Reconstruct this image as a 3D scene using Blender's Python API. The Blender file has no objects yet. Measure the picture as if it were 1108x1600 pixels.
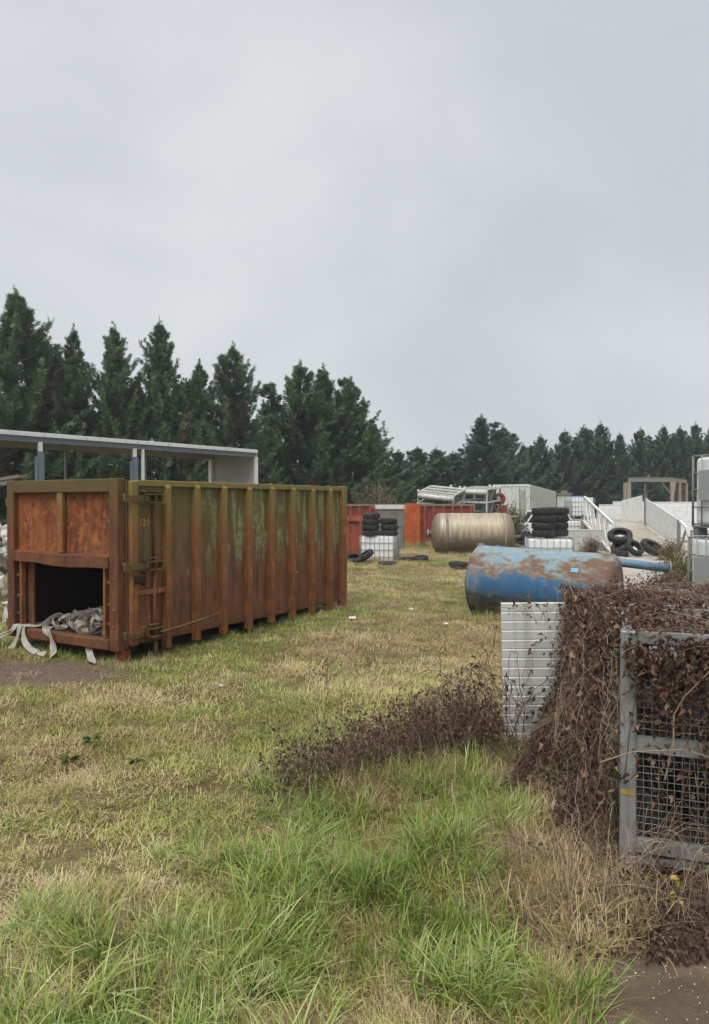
import bpy, bmesh, math, random
import numpy as np
from mathutils import Vector, Matrix, Euler

R = math.radians
random.seed(7)
rng = np.random.default_rng(11)
S = bpy.context.scene
C = S.collection

# ------------------------------------------------------------------ camera
CAMZ = 2.0
cam_d = bpy.data.cameras.new('camera')
cam = bpy.data.objects.new('camera', cam_d)
C.objects.link(cam)
cam_d.sensor_fit = 'VERTICAL'
cam_d.sensor_height = 36.0
cam_d.lens = 36.0 * 1150 / 1600
cam_d.clip_start = 0.05
cam_d.clip_end = 3000
cam.location = (0, 0, CAMZ)
cam.rotation_euler = (R(90) - math.atan(15 / 1150), 0, 0)
S.camera = cam

# ------------------------------------------------------------------ sky and sun
SUN_EL, SUN_AZ = 62.0, 205.0          # compass bearing from +Y, clockwise
world = bpy.data.worlds.new('World')
S.world = world
world.use_nodes = True
wt = world.node_tree
for n in list(wt.nodes):
    wt.nodes.remove(n)
wo = wt.nodes.new('ShaderNodeOutputWorld')
sky = wt.nodes.new('ShaderNodeTexSky')
sky.sky_type = 'NISHITA'
sky.sun_disc = False
sky.sun_elevation = R(SUN_EL)
sky.sun_rotation = R(SUN_AZ)
sky.dust_density = 3.0
bg1 = wt.nodes.new('ShaderNodeBackground')
bg1.inputs[1].default_value = 0.05
wt.links.new(sky.outputs[0], bg1.inputs[0])
tc = wt.nodes.new('ShaderNodeTexCoord')
mp = wt.nodes.new('ShaderNodeMapping')
mp.inputs['Scale'].default_value = (1.0, 1.0, 1.5)
mp.inputs['Location'].default_value = (0.52, 0.1, 0.35)
wt.links.new(tc.outputs['Generated'], mp.inputs[0])
cn = wt.nodes.new('ShaderNodeTexNoise')
cn.inputs['Scale'].default_value = 1.9
cn.inputs['Detail'].default_value = 5.0
cn.inputs['Roughness'].default_value = 0.48
cn.inputs['Distortion'].default_value = 0.35
wt.links.new(mp.outputs[0], cn.inputs['Vector'])
cr = wt.nodes.new('ShaderNodeValToRGB')
cr.color_ramp.interpolation = 'EASE'
e = cr.color_ramp.elements
e[0].position = 0.25
e[0].color = (0.276, 0.290, 0.312, 1)
e[1].position = 0.70
e[1].color = (0.356, 0.368, 0.376, 1)
wt.links.new(cn.outputs['Fac'], cr.inputs[0])
bg2 = wt.nodes.new('ShaderNodeBackground')
bg2.inputs[1].default_value = 1.0
wt.links.new(cr.outputs[0], bg2.inputs[0])
mxs = wt.nodes.new('ShaderNodeMixShader')
mxs.inputs[0].default_value = 0.94
wt.links.new(bg1.outputs[0], mxs.inputs[1])
wt.links.new(bg2.outputs[0], mxs.inputs[2])
wt.links.new(mxs.outputs[0], wo.inputs[0])

sun_d = bpy.data.lights.new('sun', 'SUN')
sun_d.energy = 1.5
sun_d.angle = R(45)
sun_d.color = (1.0, 0.97, 0.92)
sun = bpy.data.objects.new('sun', sun_d)
C.objects.link(sun)
az, el = R(SUN_AZ), R(SUN_EL)
sv = Vector((math.sin(az) * math.cos(el), math.cos(az) * math.cos(el), math.sin(el)))
sun.rotation_euler = sv.to_track_quat('Z', 'Y').to_euler()
sun.location = sv * 30

S.view_settings.view_transform = 'Standard'
S.view_settings.look = 'None'
S.view_settings.gamma = 1
S.view_settings.exposure = 1.12
S.view_settings.use_curve_mapping = False
S.render.engine = 'CYCLES'
S.cycles.max_bounces = 4
S.cycles.diffuse_bounces = 2
S.cycles.glossy_bounces = 1
S.cycles.transmission_bounces = 2
S.cycles.transparent_max_bounces = 8
S.cycles.use_denoising = True
S.cycles.adaptive_threshold = 0.03
S.cycles.caustics_reflective = False
S.cycles.caustics_refractive = False

# ------------------------------------------------------------------ helpers
def PX(u, Y):
    return (u - 554) / 1150 * Y

def PZ(v, Y):
    return CAMZ - (v - 785) / 1150 * Y

def hash2(ix, iy, seed):
    n = (ix.astype(np.int64) * 374761393 + iy.astype(np.int64) * 668265263 + seed * 1274126177) & 0x7fffffff
    n = ((n ^ (n >> 13)) * 1274126177) & 0x7fffffff
    n = n ^ (n >> 16)
    return (n & 0xffff) / 65535.0

def vnoise(x, y, seed=0):
    x = np.asarray(x, float); y = np.asarray(y, float)
    ix = np.floor(x).astype(int); iy = np.floor(y).astype(int)
    fx = x - ix; fy = y - iy
    fx = fx * fx * (3 - 2 * fx); fy = fy * fy * (3 - 2 * fy)
    a = hash2(ix, iy, seed); b = hash2(ix + 1, iy, seed)
    c = hash2(ix, iy + 1, seed); d = hash2(ix + 1, iy + 1, seed)
    return (a * (1 - fx) + b * fx) * (1 - fy) + (c * (1 - fx) + d * fx) * fy

def fbm(x, y, seed=0, oct=3):
    s = 0; a = 0.5; t = 0
    for i in range(oct):
        s = s + a * vnoise(np.asarray(x) * 2 ** i, np.asarray(y) * 2 ** i, seed + i * 17)
        t += a; a *= 0.5
    return s / t

def gz(x, y):
    x = np.asarray(x, float); y = np.asarray(y, float)
    near = np.clip((y - 1.0) / 3.0, 0, 1) * np.clip((40 - y) / 10, 0, 1)
    z = (fbm(x * 0.55 + 3, y * 0.55, 5) - 0.5) * 0.14 * near
    # soft hummocks in the long grass
    hum = np.clip((6.4 - y) / 1.5, 0, 1) * np.clip((y - 2.2) / 0.6, 0, 1) * np.clip((1.2 - x) / 0.5, 0, 1)
    z = z + hum * (fbm(x * 1.3, y * 1.3 + 9, 23, 2) - 0.45) * 0.22
    flat = np.clip(np.minimum((x - 0.9) / 0.4, (3.9 - y) / 0.3), 0, 1)
    return z * (1 - flat)

def gzf(x, y):
    return float(gz(np.array([x]), np.array([y]))[0])

def tag(o, label=None, cat=None, group=None, kind=None):
    if label: o['label'] = label
    if cat: o['category'] = cat
    if group: o['group'] = group
    if kind: o['kind'] = kind
    return o

def thing(name, label, cat, loc=(0, 0, 0), rotz=0.0, group=None, rot=None):
    o = bpy.data.objects.new(name, None)
    o.empty_display_size = 0.2
    C.objects.link(o)
    o.location = loc
    o.rotation_euler = rot if rot else (0, 0, rotz)
    return tag(o, label, cat, group)

def link(name, me, parent=None, loc=None, rot=None, scale=None):
    o = bpy.data.objects.new(name, me)
    C.objects.link(o)
    if parent: o.parent = parent
    if loc is not None: o.location = loc
    if rot is not None: o.rotation_euler = rot
    if scale is not None: o.scale = scale
    return o

class MB:
    def __init__(self):
        self.v = []; self.f = []; self.sm = []
    def add(self, vs, fs, smooth=False):
        b = len(self.v)
        self.v += [tuple(p) for p in vs]
        self.f += [tuple(i + b for i in f) for f in fs]
        self.sm += [smooth] * len(fs)
        return self
    def box(self, a, b, M=None, ch=0.0):
        x0, y0, z0 = (min(a[i], b[i]) for i in range(3))
        x1, y1, z1 = (max(a[i], b[i]) for i in range(3))
        if ch <= 0:
            vs = [Vector(p) for p in ((x0,y0,z0),(x1,y0,z0),(x1,y1,z0),(x0,y1,z0),(x0,y0,z1),(x1,y0,z1),(x1,y1,z1),(x0,y1,z1))]
            fs = [(0,3,2,1),(4,5,6,7),(0,1,5,4),(1,2,6,5),(2,3,7,6),(3,0,4,7)]
        else:
            c = min(ch, (x1-x0)*.45, (y1-y0)*.45, (z1-z0)*.45)
            vs = []
            for sx in (0, 1):
                for sy in (0, 1):
                    for sz in (0, 1):
                        X = (x0, x1)[sx]; Y = (y0, y1)[sy]; Z = (z0, z1)[sz]
                        dx = c if sx == 0 else -c; dy = c if sy == 0 else -c; dz = c if sz == 0 else -c
                        vs += [Vector((X, Y+dy, Z+dz)), Vector((X+dx, Y, Z+dz)), Vector((X+dx, Y+dy, Z))]
            bm = bmesh.new()
            for p in vs: bm.verts.new(p)
            r = bmesh.ops.convex_hull(bm, input=bm.verts)
            bmesh.ops.dissolve_limit(bm, angle_limit=0.02, verts=bm.verts, edges=bm.edges)
            bm.verts.index_update()
            vs = [v.co.copy() for v in bm.verts]
            fs = [tuple(v.index for v in f.verts) for f in bm.faces]
            bm.free()
        if M is not None: vs = [M @ p for p in vs]
        return self.add(vs, fs)
    def bar(self, p, q, w, h=None, up=(0, 0, 1)):
        """square or flat bar between two points"""
        h = h or w
        p = Vector(p); q = Vector(q); d = (q - p).normalized()
        upv = Vector(up)
        if abs(d.dot(upv)) > 0.98: upv = Vector((1, 0, 0))
        s = d.cross(upv).normalized(); t = s.cross(d).normalized()
        vs = []
        for e_ in (p, q):
            for a, b in ((-1,-1),(1,-1),(1,1),(-1,1)):
                vs.append(e_ + s * a * w / 2 + t * b * h / 2)
        return self.add(vs, [(0,1,2,3),(7,6,5,4),(0,4,5,1),(1,5,6,2),(2,6,7,3),(3,7,4,0)])
    def tube(self, pts, r, n=6, caps=True, smooth=True):
        pts = [Vector(p) for p in pts]
        rs = r if isinstance(r, (list, tuple)) else [r] * len(pts)
        vs = []; fs = []
        prev = None
        for i, p in enumerate(pts):
            d = (pts[min(i+1, len(pts)-1)] - pts[max(i-1, 0)])
            d = d.normalized() if d.length > 1e-9 else Vector((0,0,1))
            if prev is None:
                a = Vector((0,0,1)) if abs(d.z) < 0.9 else Vector((1,0,0))
                s = d.cross(a).normalized()
            else:
                s = (prev - d * prev.dot(d))
                s = s.normalized() if s.length > 1e-6 else d.orthogonal().normalized()
            prev = s
            t = d.cross(s)
            for k in range(n):
                an = 2 * math.pi * k / n
                vs.append(p + (s * math.cos(an) + t * math.sin(an)) * rs[i])
        m = len(pts)
        for i in range(m - 1):
            for k in range(n):
                fs.append((i*n+k, i*n+(k+1) % n, (i+1)*n+(k+1) % n, (i+1)*n+k))
        if caps:
            fs.append(tuple(range(n))[::-1]); fs.append(tuple((m-1)*n+k for k in range(n)))
        return self.add(vs, fs, smooth)
    def lathe(self, prof, n=32, axis='z', M=None, closed=False, smooth=True, mod=None):
        """prof: list of (radius, along)"""
        vs = []; fs = []
        m = len(prof)
        for k in range(n):
            an = 2 * math.pi * k / n
            for j, (r, h) in enumerate(prof):
                rr = r + (mod(k, j) if mod else 0)
                c, s_ = rr * math.cos(an), rr * math.sin(an)
                p = Vector((c, s_, h)) if axis == 'z' else (Vector((h, c, s_)) if axis == 'x' else Vector((s_, h, c)))
                vs.append(M @ p if M is not None else p)
        for k in range(n):
            k2 = (k + 1) % n
            for j in range(m if closed else m - 1):
                j2 = (j + 1) % m
                fs.append((k*m+j, k2*m+j, k2*m+j2, k*m+j2))
        return self.add(vs, fs, smooth)
    def ribbon(self, pts, side, w, th=0.006):
        """flat webbing along pts; side: width direction (vector or list)"""
        pts = [Vector(p) for p in pts]
        vs = []; fs = []
        n = len(pts)
        for i, p in enumerate(pts):
            d = (pts[min(i+1, n-1)] - pts[max(i-1, 0)]).normalized()
            s = Vector(side[i] if isinstance(side, list) else side)
            s = (s - d * s.dot(d))
            s = s.normalized() if s.length > 1e-5 else d.orthogonal().normalized()
            t = d.cross(s)
            for a, b in ((-1,-1),(1,-1),(1,1),(-1,1)):
                vs.append(p + s * a * w / 2 + t * b * th / 2)
        for i in range(n - 1):
            for k in range(4):
                fs.append((i*4+k, i*4+(k+1) % 4, (i+1)*4+(k+1) % 4, (i+1)*4+k))
        fs.append((3,2,1,0)); fs.append(tuple((n-1)*4+k for k in range(4)))
        return self.add(vs, fs)
    def mesh(self, name, mat):
        me = bpy.data.meshes.new(name)
        me.from_pydata(self.v, [], self.f)
        me.polygons.foreach_set('use_smooth', self.sm)
        if mat: me.materials.append(mat)
        me.update()
        return me
    def build(self, name, mat, parent=None, bevel=0.0, **k):
        o = link(name, self.mesh(name, mat), parent, **k)
        if bevel > 0:
            m = o.modifiers.new('bevel', 'BEVEL')
            m.width = bevel; m.segments = 2; m.limit_method = 'ANGLE'; m.angle_limit = R(40)
        return o

def copy_tree(o, parent=None):
    c = o.copy(); C.objects.link(c); c.parent = parent
    for ch in list(o.children):
        copy_tree(ch, c)
    return c

# ------------------------------------------------------------------ materials
class Mat:
    def __init__(self, name, rough=0.7, metal=0.0, spec=0.3):
        self.m = bpy.data.materials.new(name)
        self.m.use_nodes = True
        self.t = self.m.node_tree
        self.b = self.t.nodes['Principled BSDF']
        self.out = self.t.nodes['Material Output']
        self.set('Roughness', rough); self.set('Metallic', metal); self.set('Specular IOR Level', spec)
        self._tc = None
    def set(self, k, v, node=None):
        node = node or self.b
        if isinstance(v, bpy.types.NodeSocket):
            self.t.links.new(v, node.inputs[k])
        else:
            if isinstance(v, tuple) and len(v) == 3 and node.inputs[k].type == 'RGBA': v = (*v, 1)
            node.inputs[k].default_value = v
        return self
    def nd(self, typ, props=None, **ins):
        n = self.t.nodes.new(typ)
        for k, v in (props or {}).items(): setattr(n, k, v)
        for k, v in ins.items():
            key = int(k[1:]) if k[0] == '_' and k[1:].isdigit() else k.replace('_', ' ')
            self.set(key, v, n)
        return n
    def obj(self):
        if not self._tc: self._tc = self.t.nodes.new('ShaderNodeTexCoord')
        return self._tc.outputs['Object']
    def pos(self):
        return self.nd('ShaderNodeNewGeometry').outputs['Position']
    def scaled(self, vec, s, off=(0, 0, 0)):
        n = self.nd('ShaderNodeMapping', Scale=s, Location=off)
        self.t.links.new(vec, n.inputs['Vector'])
        return n.outputs[0]
    def noise(self, vec, scale=5, detail=5, rough=0.55, dist=0.0):
        return self.nd('ShaderNodeTexNoise', Vector=vec, Scale=float(scale), Detail=float(detail), Roughness=rough, Distortion=dist).outputs['Fac']
    def ramp(self, fac, stops, mode='LINEAR'):
        n = self.nd('ShaderNodeValToRGB', Fac=fac)
        r = n.color_ramp; r.interpolation = mode
        while len(r.elements) < len(stops): r.elements.new(0.5)
        for el_, (p, c) in zip(r.elements, stops):
            el_.position = p
            el_.color = (c, c, c, 1) if isinstance(c, (int, float)) else (*c, 1)
        return n.outputs[0]
    def mix(self, fac, a, b, blend='MIX'):
        n = self.t.nodes.new('ShaderNodeMix'); n.data_type = 'RGBA'; n.blend_type = blend
        for k, v in ((0, fac), (6, a), (7, b)):
            if isinstance(v, bpy.types.NodeSocket): self.t.links.new(v, n.inputs[k])
            else: n.inputs[k].default_value = (*v, 1) if isinstance(v, tuple) and len(v) == 3 else v
        return n.outputs[2]
    def math(self, op, a, b=0.0, clamp=False):
        n = self.nd('ShaderNodeMath', {'operation': op, 'use_clamp': clamp}, _0=a, _1=b)
        return n.outputs[0]
    def xyz(self, vec):
        return self.nd('ShaderNodeSeparateXYZ', _0=vec).outputs
    def attr(self, name, typ='GEOMETRY'):
        return self.nd('ShaderNodeAttribute', {'attribute_name': name, 'attribute_type': typ}).outputs
    def rnd(self):
        return self.nd('ShaderNodeObjectInfo').outputs['Random']
    def bump(self, h, s=0.4, d=0.01):
        self.set('Normal', self.nd('ShaderNodeBump', Height=h, Strength=s, Distance=d).outputs[0])
    def base(self, c):
        self.set('Base Color', c); return self
    def smooth(self, v, a, b):
        n = self.nd('ShaderNodeMapRange', {'interpolation_type': 'SMOOTHSTEP'}, Value=v, From_Min=a, From_Max=b)
        return n.outputs[0]

def plain(name, c, rough=0.7, metal=0.0, var=0.25, scale=6.0, spec=0.3, dirt=None):
    """painted or bare stuff with mottling and grime of its own"""
    M = Mat(name, rough, metal, spec)
    o = M.obj()
    n = M.noise(o, scale, 6, 0.6)
    lo = tuple(x * (1 - var) for x in c); hi = tuple(min(1, x * (1 + var)) for x in c)
    col = M.mix(n, lo, hi)
    if dirt:
        d = M.ramp(M.noise(M.scaled(o, (2.5, 2.5, 0.8)), 3, 7, 0.65), [(0.5, 0.0), (0.68, 1.0)])
        col = M.mix(d, col, dirt)
    M.base(col)
    M.bump(M.noise(o, scale * 8, 3), 0.15, 0.004)
    return M.m

def rust_mat(name, c0, c1, algae=0.0, algae_c=(0.085, 0.075, 0.022), z0=0.9, z1=2.2, streak=0.0, mott=0.0):
    M = Mat(name, 0.75, 0.0, 0.25)
    o = M.obj()
    n1 = M.noise(o, 2.6, 8, 0.62)
    n2 = M.noise(M.scaled(o, (9, 9, 1.6)), 1.6, 6, 0.6)
    n3 = M.noise(o, 22, 5, 0.6)
    col = M.ramp(n1, [(0.36, c0), (0.62, c1)])
    col = M.mix(M.ramp(M.noise(o, 1.1, 4, 0.5), [(0.42, 0.0), (0.62, 0.55)]), col, tuple(min(1, a_ * b_) for a_, b_ in zip(c1, (1.25, 1.1, 0.8))))
    col = M.mix(M.ramp(n2, [(0.42, 0.0), (0.72, 0.75)]), col, tuple(x * 0.42 for x in c0))
    col = M.mix(M.ramp(n3, [(0.55, 0.0), (0.75, 0.6)]), col, tuple(min(1, x * 1.7) for x in c1))
    if mott > 0:
        k1 = M.noise(M.scaled(o, (1, 1.3, 1.0)), 5.5, 10, 0.78, 0.0)
        col = M.mix(M.ramp(k1, [(0.50, 0.0), (0.60, 0.85)]), col, (0.33, 0.135, 0.05))
        k2 = M.noise(M.scaled(o, (1, 2.2, 0.8), (4, 2, 1)), 6.0, 10, 0.78, 0.0)
        col = M.mix(M.ramp(k2, [(0.55, 0.0), (0.64, 0.9)]), col, (0.05, 0.022, 0.016))
    if algae > 0:
        z = M.xyz(o)[2]
        zz = M.math('ADD', z, M.math('MULTIPLY', M.math('SUBTRACT', n2, 0.5), 1.9))
        zz = M.math('ADD', zz, M.math('MULTIPLY', M.math('SUBTRACT', n1, 0.5), 0.8))
        col = M.mix(M.math('MULTIPLY', M.smooth(zz, z0, z1), algae), col, M.mix(n3, algae_c, tuple(x * 1.5 for x in algae_c)))
    if streak > 0:
        dk = M.noise(M.scaled(o, (14, 14, 0.5), (1.7, 0, 0)), 1.5, 5, 0.55)
        col = M.mix(M.ramp(dk, [(0.54, 0.0), (0.68, 0.6)]), col, (0.045, 0.03, 0.02))
        x, y, z = M.xyz(o)
        s = M.noise(M.scaled(o, (5.5, 5.5, 0.75), (3.1, 0, 0.4)), 1.7, 7, 0.62, 0.4)
        m = M.ramp(s, [(0.485, 0.0), (0.54, 1.0)])
        m = M.math('MULTIPLY', m, M.smooth(x, 0.5, 2.3))
        m = M.math('MULTIPLY', m, M.smooth(z, 0.8, 1.45))
        m = M.math('MULTIPLY', m, M.ramp(M.noise(o, 11, 4), [(0.35, 0.25), (0.6, 1.0)]))
        col = M.mix(M.math('MULTIPLY', m, streak), col, M.mix(n3, (0.18, 0.21, 0.085), (0.33, 0.36, 0.19)))
        # chipped pale flecks low on the sheet
        fl = M.ramp(M.noise(M.scaled(o, (1, 1, 0.7)), 7.5, 2, 0.5), [(0.70, 0.0), (0.725, 1.0)])
        fl = M.math('MULTIPLY', fl, M.math('SUBTRACT', 1.0, M.smooth(z, 1.0, 1.3)))
        col = M.mix(fl, col, (0.42, 0.33, 0.22))
    M.base(col)
    M.set('Roughness', M.ramp(n3, [(0.2, 0.55), (0.8, 0.9)]))
    M.bump(M.math('ADD', n3, M.math('MULTIPLY', M.noise(o, 60, 3), 0.5)), 0.45, 0.006)
    return M.m

m_side = rust_mat('rust_side', (0.125, 0.056, 0.034), (0.215, 0.096, 0.057), algae=0.85, streak=1.0, z0=0.85, z1=2.0, algae_c=(0.115, 0.10, 0.035))
m_rib = rust_mat('rust_rib', (0.165, 0.066, 0.028), (0.29, 0.125, 0.05), algae=0.85, z0=1.35, z1=2.25, algae_c=(0.17, 0.14, 0.045))
m_door = rust_mat('rust_door', (0.125, 0.036, 0.016), (0.25, 0.082, 0.03), algae=0.0, mott=1.0)
m_frame = rust_mat('rust_frame', (0.098, 0.042, 0.024), (0.165, 0.070, 0.034), algae=0.85, z0=1.55, z1=2.3, algae_c=(0.085, 0.07, 0.027))
m_latch = rust_mat('rust_latch', (0.10, 0.055, 0.028), (0.16, 0.10, 0.045), algae=0.8, z0=0.1, z1=1.6, algae_c=(0.085, 0.075, 0.028))
m_inside = plain('dark_inside', (0.035, 0.022, 0.017), 0.95, spec=0.1)
m_red = rust_mat('red_paint', (0.22, 0.055, 0.038), (0.33, 0.10, 0.065))
m_darkred = rust_mat('dark_red_paint', (0.18, 0.038, 0.03), (0.27, 0.065, 0.045))
m_orange = rust_mat('orange_paint', (0.36, 0.075, 0.025), (0.46, 0.12, 0.035))
m_greysheet = plain('grey_sheet', (0.20, 0.19, 0.165), 0.7, dirt=(0.12, 0.1, 0.07))
m_white = plain('white_paint', (0.72, 0.73, 0.72), 0.45, var=0.08, dirt=(0.55, 0.55, 0.5))
m_whitewall = plain('white_wall', (0.80, 0.81, 0.80), 0.5, var=0.07, scale=1.5, dirt=(0.6, 0.6, 0.56))
m_offwhite = plain('stained_white', (0.58, 0.60, 0.56), 0.6, var=0.15, scale=1.2, dirt=(0.30, 0.30, 0.2))
m_panel = plain('aluminium_panel', (0.55, 0.55, 0.535), 0.42, 0.0, var=0.10, dirt=(0.36, 0.36, 0.33))
m_galv = plain('galvanised', (0.29, 0.30, 0.295), 0.5, 0.25, var=0.38, scale=14, dirt=(0.19, 0.155, 0.115))
m_plate = plain('tote_plate', (0.36, 0.39, 0.41), 0.45, 0.1, var=0.12)
m_galvdark = plain('dull_galvanised', (0.24, 0.25, 0.25), 0.5, 0.3)
m_plastic = plain('ibc_plastic', (0.80, 0.82, 0.82), 0.4, var=0.06, spec=0.4)
m_black = plain('black_plastic', (0.018, 0.018, 0.02), 0.45, var=0.3)
m_trim = plain('slate_post', (0.16, 0.19, 0.24), 0.5, var=0.15)
m_tanrail = plain('tan_rail', (0.35, 0.31, 0.25), 0.6)
m_greypan = plain('bulkhead_panel', (0.42, 0.41, 0.41), 0.6, var=0.06)
m_wood = plain('weathered_wood', (0.20, 0.165, 0.125), 0.85, var=0.3, scale=12)
m_palewood = plain('pale_timber', (0.32, 0.29, 0.235), 0.8, var=0.2)
m_glass = Mat('dark_glass', 0.08, 0.0, 0.5).base((0.02, 0.025, 0.03)).m
m_strap = plain('webbing', (0.36, 0.33, 0.285), 0.9, var=0.25, scale=14, dirt=(0.24, 0.21, 0.17))
m_pellet = Mat('foam_white', 0.6).base((0.8, 0.8, 0.78)).m
m_yellow = plain('yellow_paint', (0.50, 0.33, 0.08), 0.8, var=0.4, scale=30, dirt=(0.10, 0.07, 0.03))
m_paper = plain('paper', (0.72, 0.71, 0.68), 0.8, var=0.12)
m_bluetarp = plain('blue_tarp', (0.10, 0.22, 0.5), 0.5)

def tyre_material():
    M = Mat('tyre_rubber', 0.82, 0, 0.25)
    o = M.obj()
    n = M.noise(o, 9, 6, 0.65)
    c = M.ramp(n, [(0.3, (0.016, 0.016, 0.017)), (0.75, (0.055, 0.053, 0.05))])
    c = M.mix(M.ramp(M.noise(o, 3.2, 4), [(0.55, 0.0), (0.8, 0.5)]), c, (0.11, 0.10, 0.085))
    M.base(c); M.bump(n, 0.2, 0.004)
    return M.m
m_tyre = tyre_material()

def tank_blue():
    M = Mat('blue_tank_paint', 0.62, 0.0, 0.3)
    o = M.obj()
    x, y, z = M.xyz(o)
    st = M.scaled(o, (0.8, 1.6, 2.0))
    n1 = M.noise(st, 1.9, 7, 0.6)
    n2 = M.noise(o, 7, 8, 0.68)
    n4 = M.noise(M.scaled(o, (6, 2.2, 2.2)), 1.5, 6, 0.65)
    blue = M.ramp(n2, [(0.3, (0.03, 0.095, 0.20)), (0.7, (0.05, 0.15, 0.29))])
    pale = M.ramp(n2, [(0.3, (0.13, 0.235, 0.31)), (0.7, (0.29, 0.36, 0.37))])
    rust = M.ramp(n2, [(0.25, (0.09, 0.042, 0.03)), (0.75, (0.20, 0.105, 0.068))])
    ochre = M.ramp(n2, [(0.3, (0.17, 0.13, 0.055)), (0.7, (0.30, 0.24, 0.12))])
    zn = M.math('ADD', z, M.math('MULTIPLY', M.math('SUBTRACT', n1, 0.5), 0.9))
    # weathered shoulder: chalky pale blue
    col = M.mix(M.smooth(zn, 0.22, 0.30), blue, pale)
    # ends have lost most of their deep blue
    endm = M.math('ADD', M.smooth(x, 0.45, 0.20), M.smooth(x, 2.0, 2.35))
    endm = M.math('MULTIPLY', endm, M.ramp(n4, [(0.42, 0.0), (0.56, 0.8)]))
    col = M.mix(endm, col, M.mix(n1, ochre, pale))
    # rust blotches on the shoulder and crown
    n5 = M.noise(M.scaled(o, (2.6, 1.2, 5.5)), 2.4, 8, 0.66)
    rm = M.math('ADD', M.math('MULTIPLY', n1, 0.34), M.math('ADD', M.math('MULTIPLY', n2, 0.30), M.math('MULTIPLY', n5, 0.36)))
    rm = M.math('ADD', rm, M.math('MULTIPLY', M.smooth(z, 0.06, 0.30), 0.105))
    rm = M.math('ADD', rm, M.math('MULTIPLY', M.smooth(x, 1.4, 2.5), 0.055))
    rm = M.math('SUBTRACT', rm, M.math('MULTIPLY', M.smooth(z, 0.12, -0.05), 0.05))
    rm = M.math('SUBTRACT', rm, M.math('MULTIPLY', M.smooth(z, 0.47, 0.60), 0.07))
    rm = M.math('SUBTRACT', rm, 0.012)
    col = M.mix(M.ramp(rm, [(0.545, 0.0), (0.58, 0.55)]), col, ochre)
    col = M.mix(M.ramp(rm, [(0.565, 0.0), (0.635, 0.92)]), col, rust)
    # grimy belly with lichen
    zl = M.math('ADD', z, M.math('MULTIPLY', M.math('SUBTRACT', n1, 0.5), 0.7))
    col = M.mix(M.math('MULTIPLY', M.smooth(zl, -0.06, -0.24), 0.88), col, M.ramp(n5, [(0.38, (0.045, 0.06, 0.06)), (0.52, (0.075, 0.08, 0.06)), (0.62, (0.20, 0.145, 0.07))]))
    M.base(col)
    M.set('Roughness', M.ramp(n2, [(0.3, 0.5), (0.7, 0.85)]))
    M.bump(n2, 0.3, 0.006)
    return M.m
m_blue = tank_blue()

def tank_beige():
    M = Mat('beige_tank_steel', 0.5, 0.15, 0.4)
    o = M.obj()
    x, y, z = M.xyz(o)
    n1 = M.noise(M.scaled(o, (5, 1.0, 1.0)), 1.6, 7, 0.65)
    n2 = M.noise(o, 9, 7, 0.65)
    pale = M.ramp(n1, [(0.3, (0.27, 0.215, 0.14)), (0.7, (0.47, 0.41, 0.30))])
    dark = M.ramp(n2, [(0.3, (0.15, 0.115, 0.08)), (0.7, (0.27, 0.21, 0.15))])
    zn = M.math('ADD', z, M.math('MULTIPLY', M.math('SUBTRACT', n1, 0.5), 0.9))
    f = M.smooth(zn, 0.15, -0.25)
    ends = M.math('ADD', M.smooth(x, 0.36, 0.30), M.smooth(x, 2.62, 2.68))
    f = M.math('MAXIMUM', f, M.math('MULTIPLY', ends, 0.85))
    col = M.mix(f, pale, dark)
    M.base(col); M.bump(n2, 0.2, 0.006)
    return M.m
m_beige = tank_beige()

def ground_mat():
    M = Mat('ground_soil', 0.95, 0, 0.1)
    p = M.pos()
    n1 = M.noise(p, 0.6, 6, 0.6)
    n2 = M.noise(p, 14, 7, 0.7)
    n3 = M.noise(p, 45, 4, 0.6)
    col = M.ramp(n1, [(0.35, (0.14, 0.12, 0.05)), (0.65, (0.235, 0.185, 0.09))])
    col = M.mix(M.ramp(n2, [(0.35, 0.0), (0.65, 0.8)]), col, (0.08, 0.062, 0.034))
    # trodden bare earth in front of the container
    x, y, z = M.xyz(p)
    d = M.math('SQRT', M.math('ADD', M.math('POWER', M.math('MULTIPLY', M.math('ADD', x, 4.1), 0.55), 2.0), M.math('POWER', M.math('SUBTRACT', y, 8.75), 2.0)))
    d = M.math('ADD', d, M.math('MULTIPLY', M.math('SUBTRACT', M.noise(p, 2.2, 5, 0.6), 0.5), 1.1))
    bare = M.smooth(d, 0.95, 0.55)
    col = M.mix(bare, col, M.ramp(n2, [(0.3, (0.10, 0.068, 0.05)), (0.7, (0.20, 0.145, 0.11))]))
    col = M.mix(M.math('MULTIPLY', M.ramp(n3, [(0.66, 0.0), (0.72, 1.0)]), bare), col, (0.42, 0.38, 0.33))
    M.base(col)
    M.bump(M.math('ADD', n2, n3), 0.7, 0.03)
    return M.m
m_ground = ground_mat()

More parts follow.
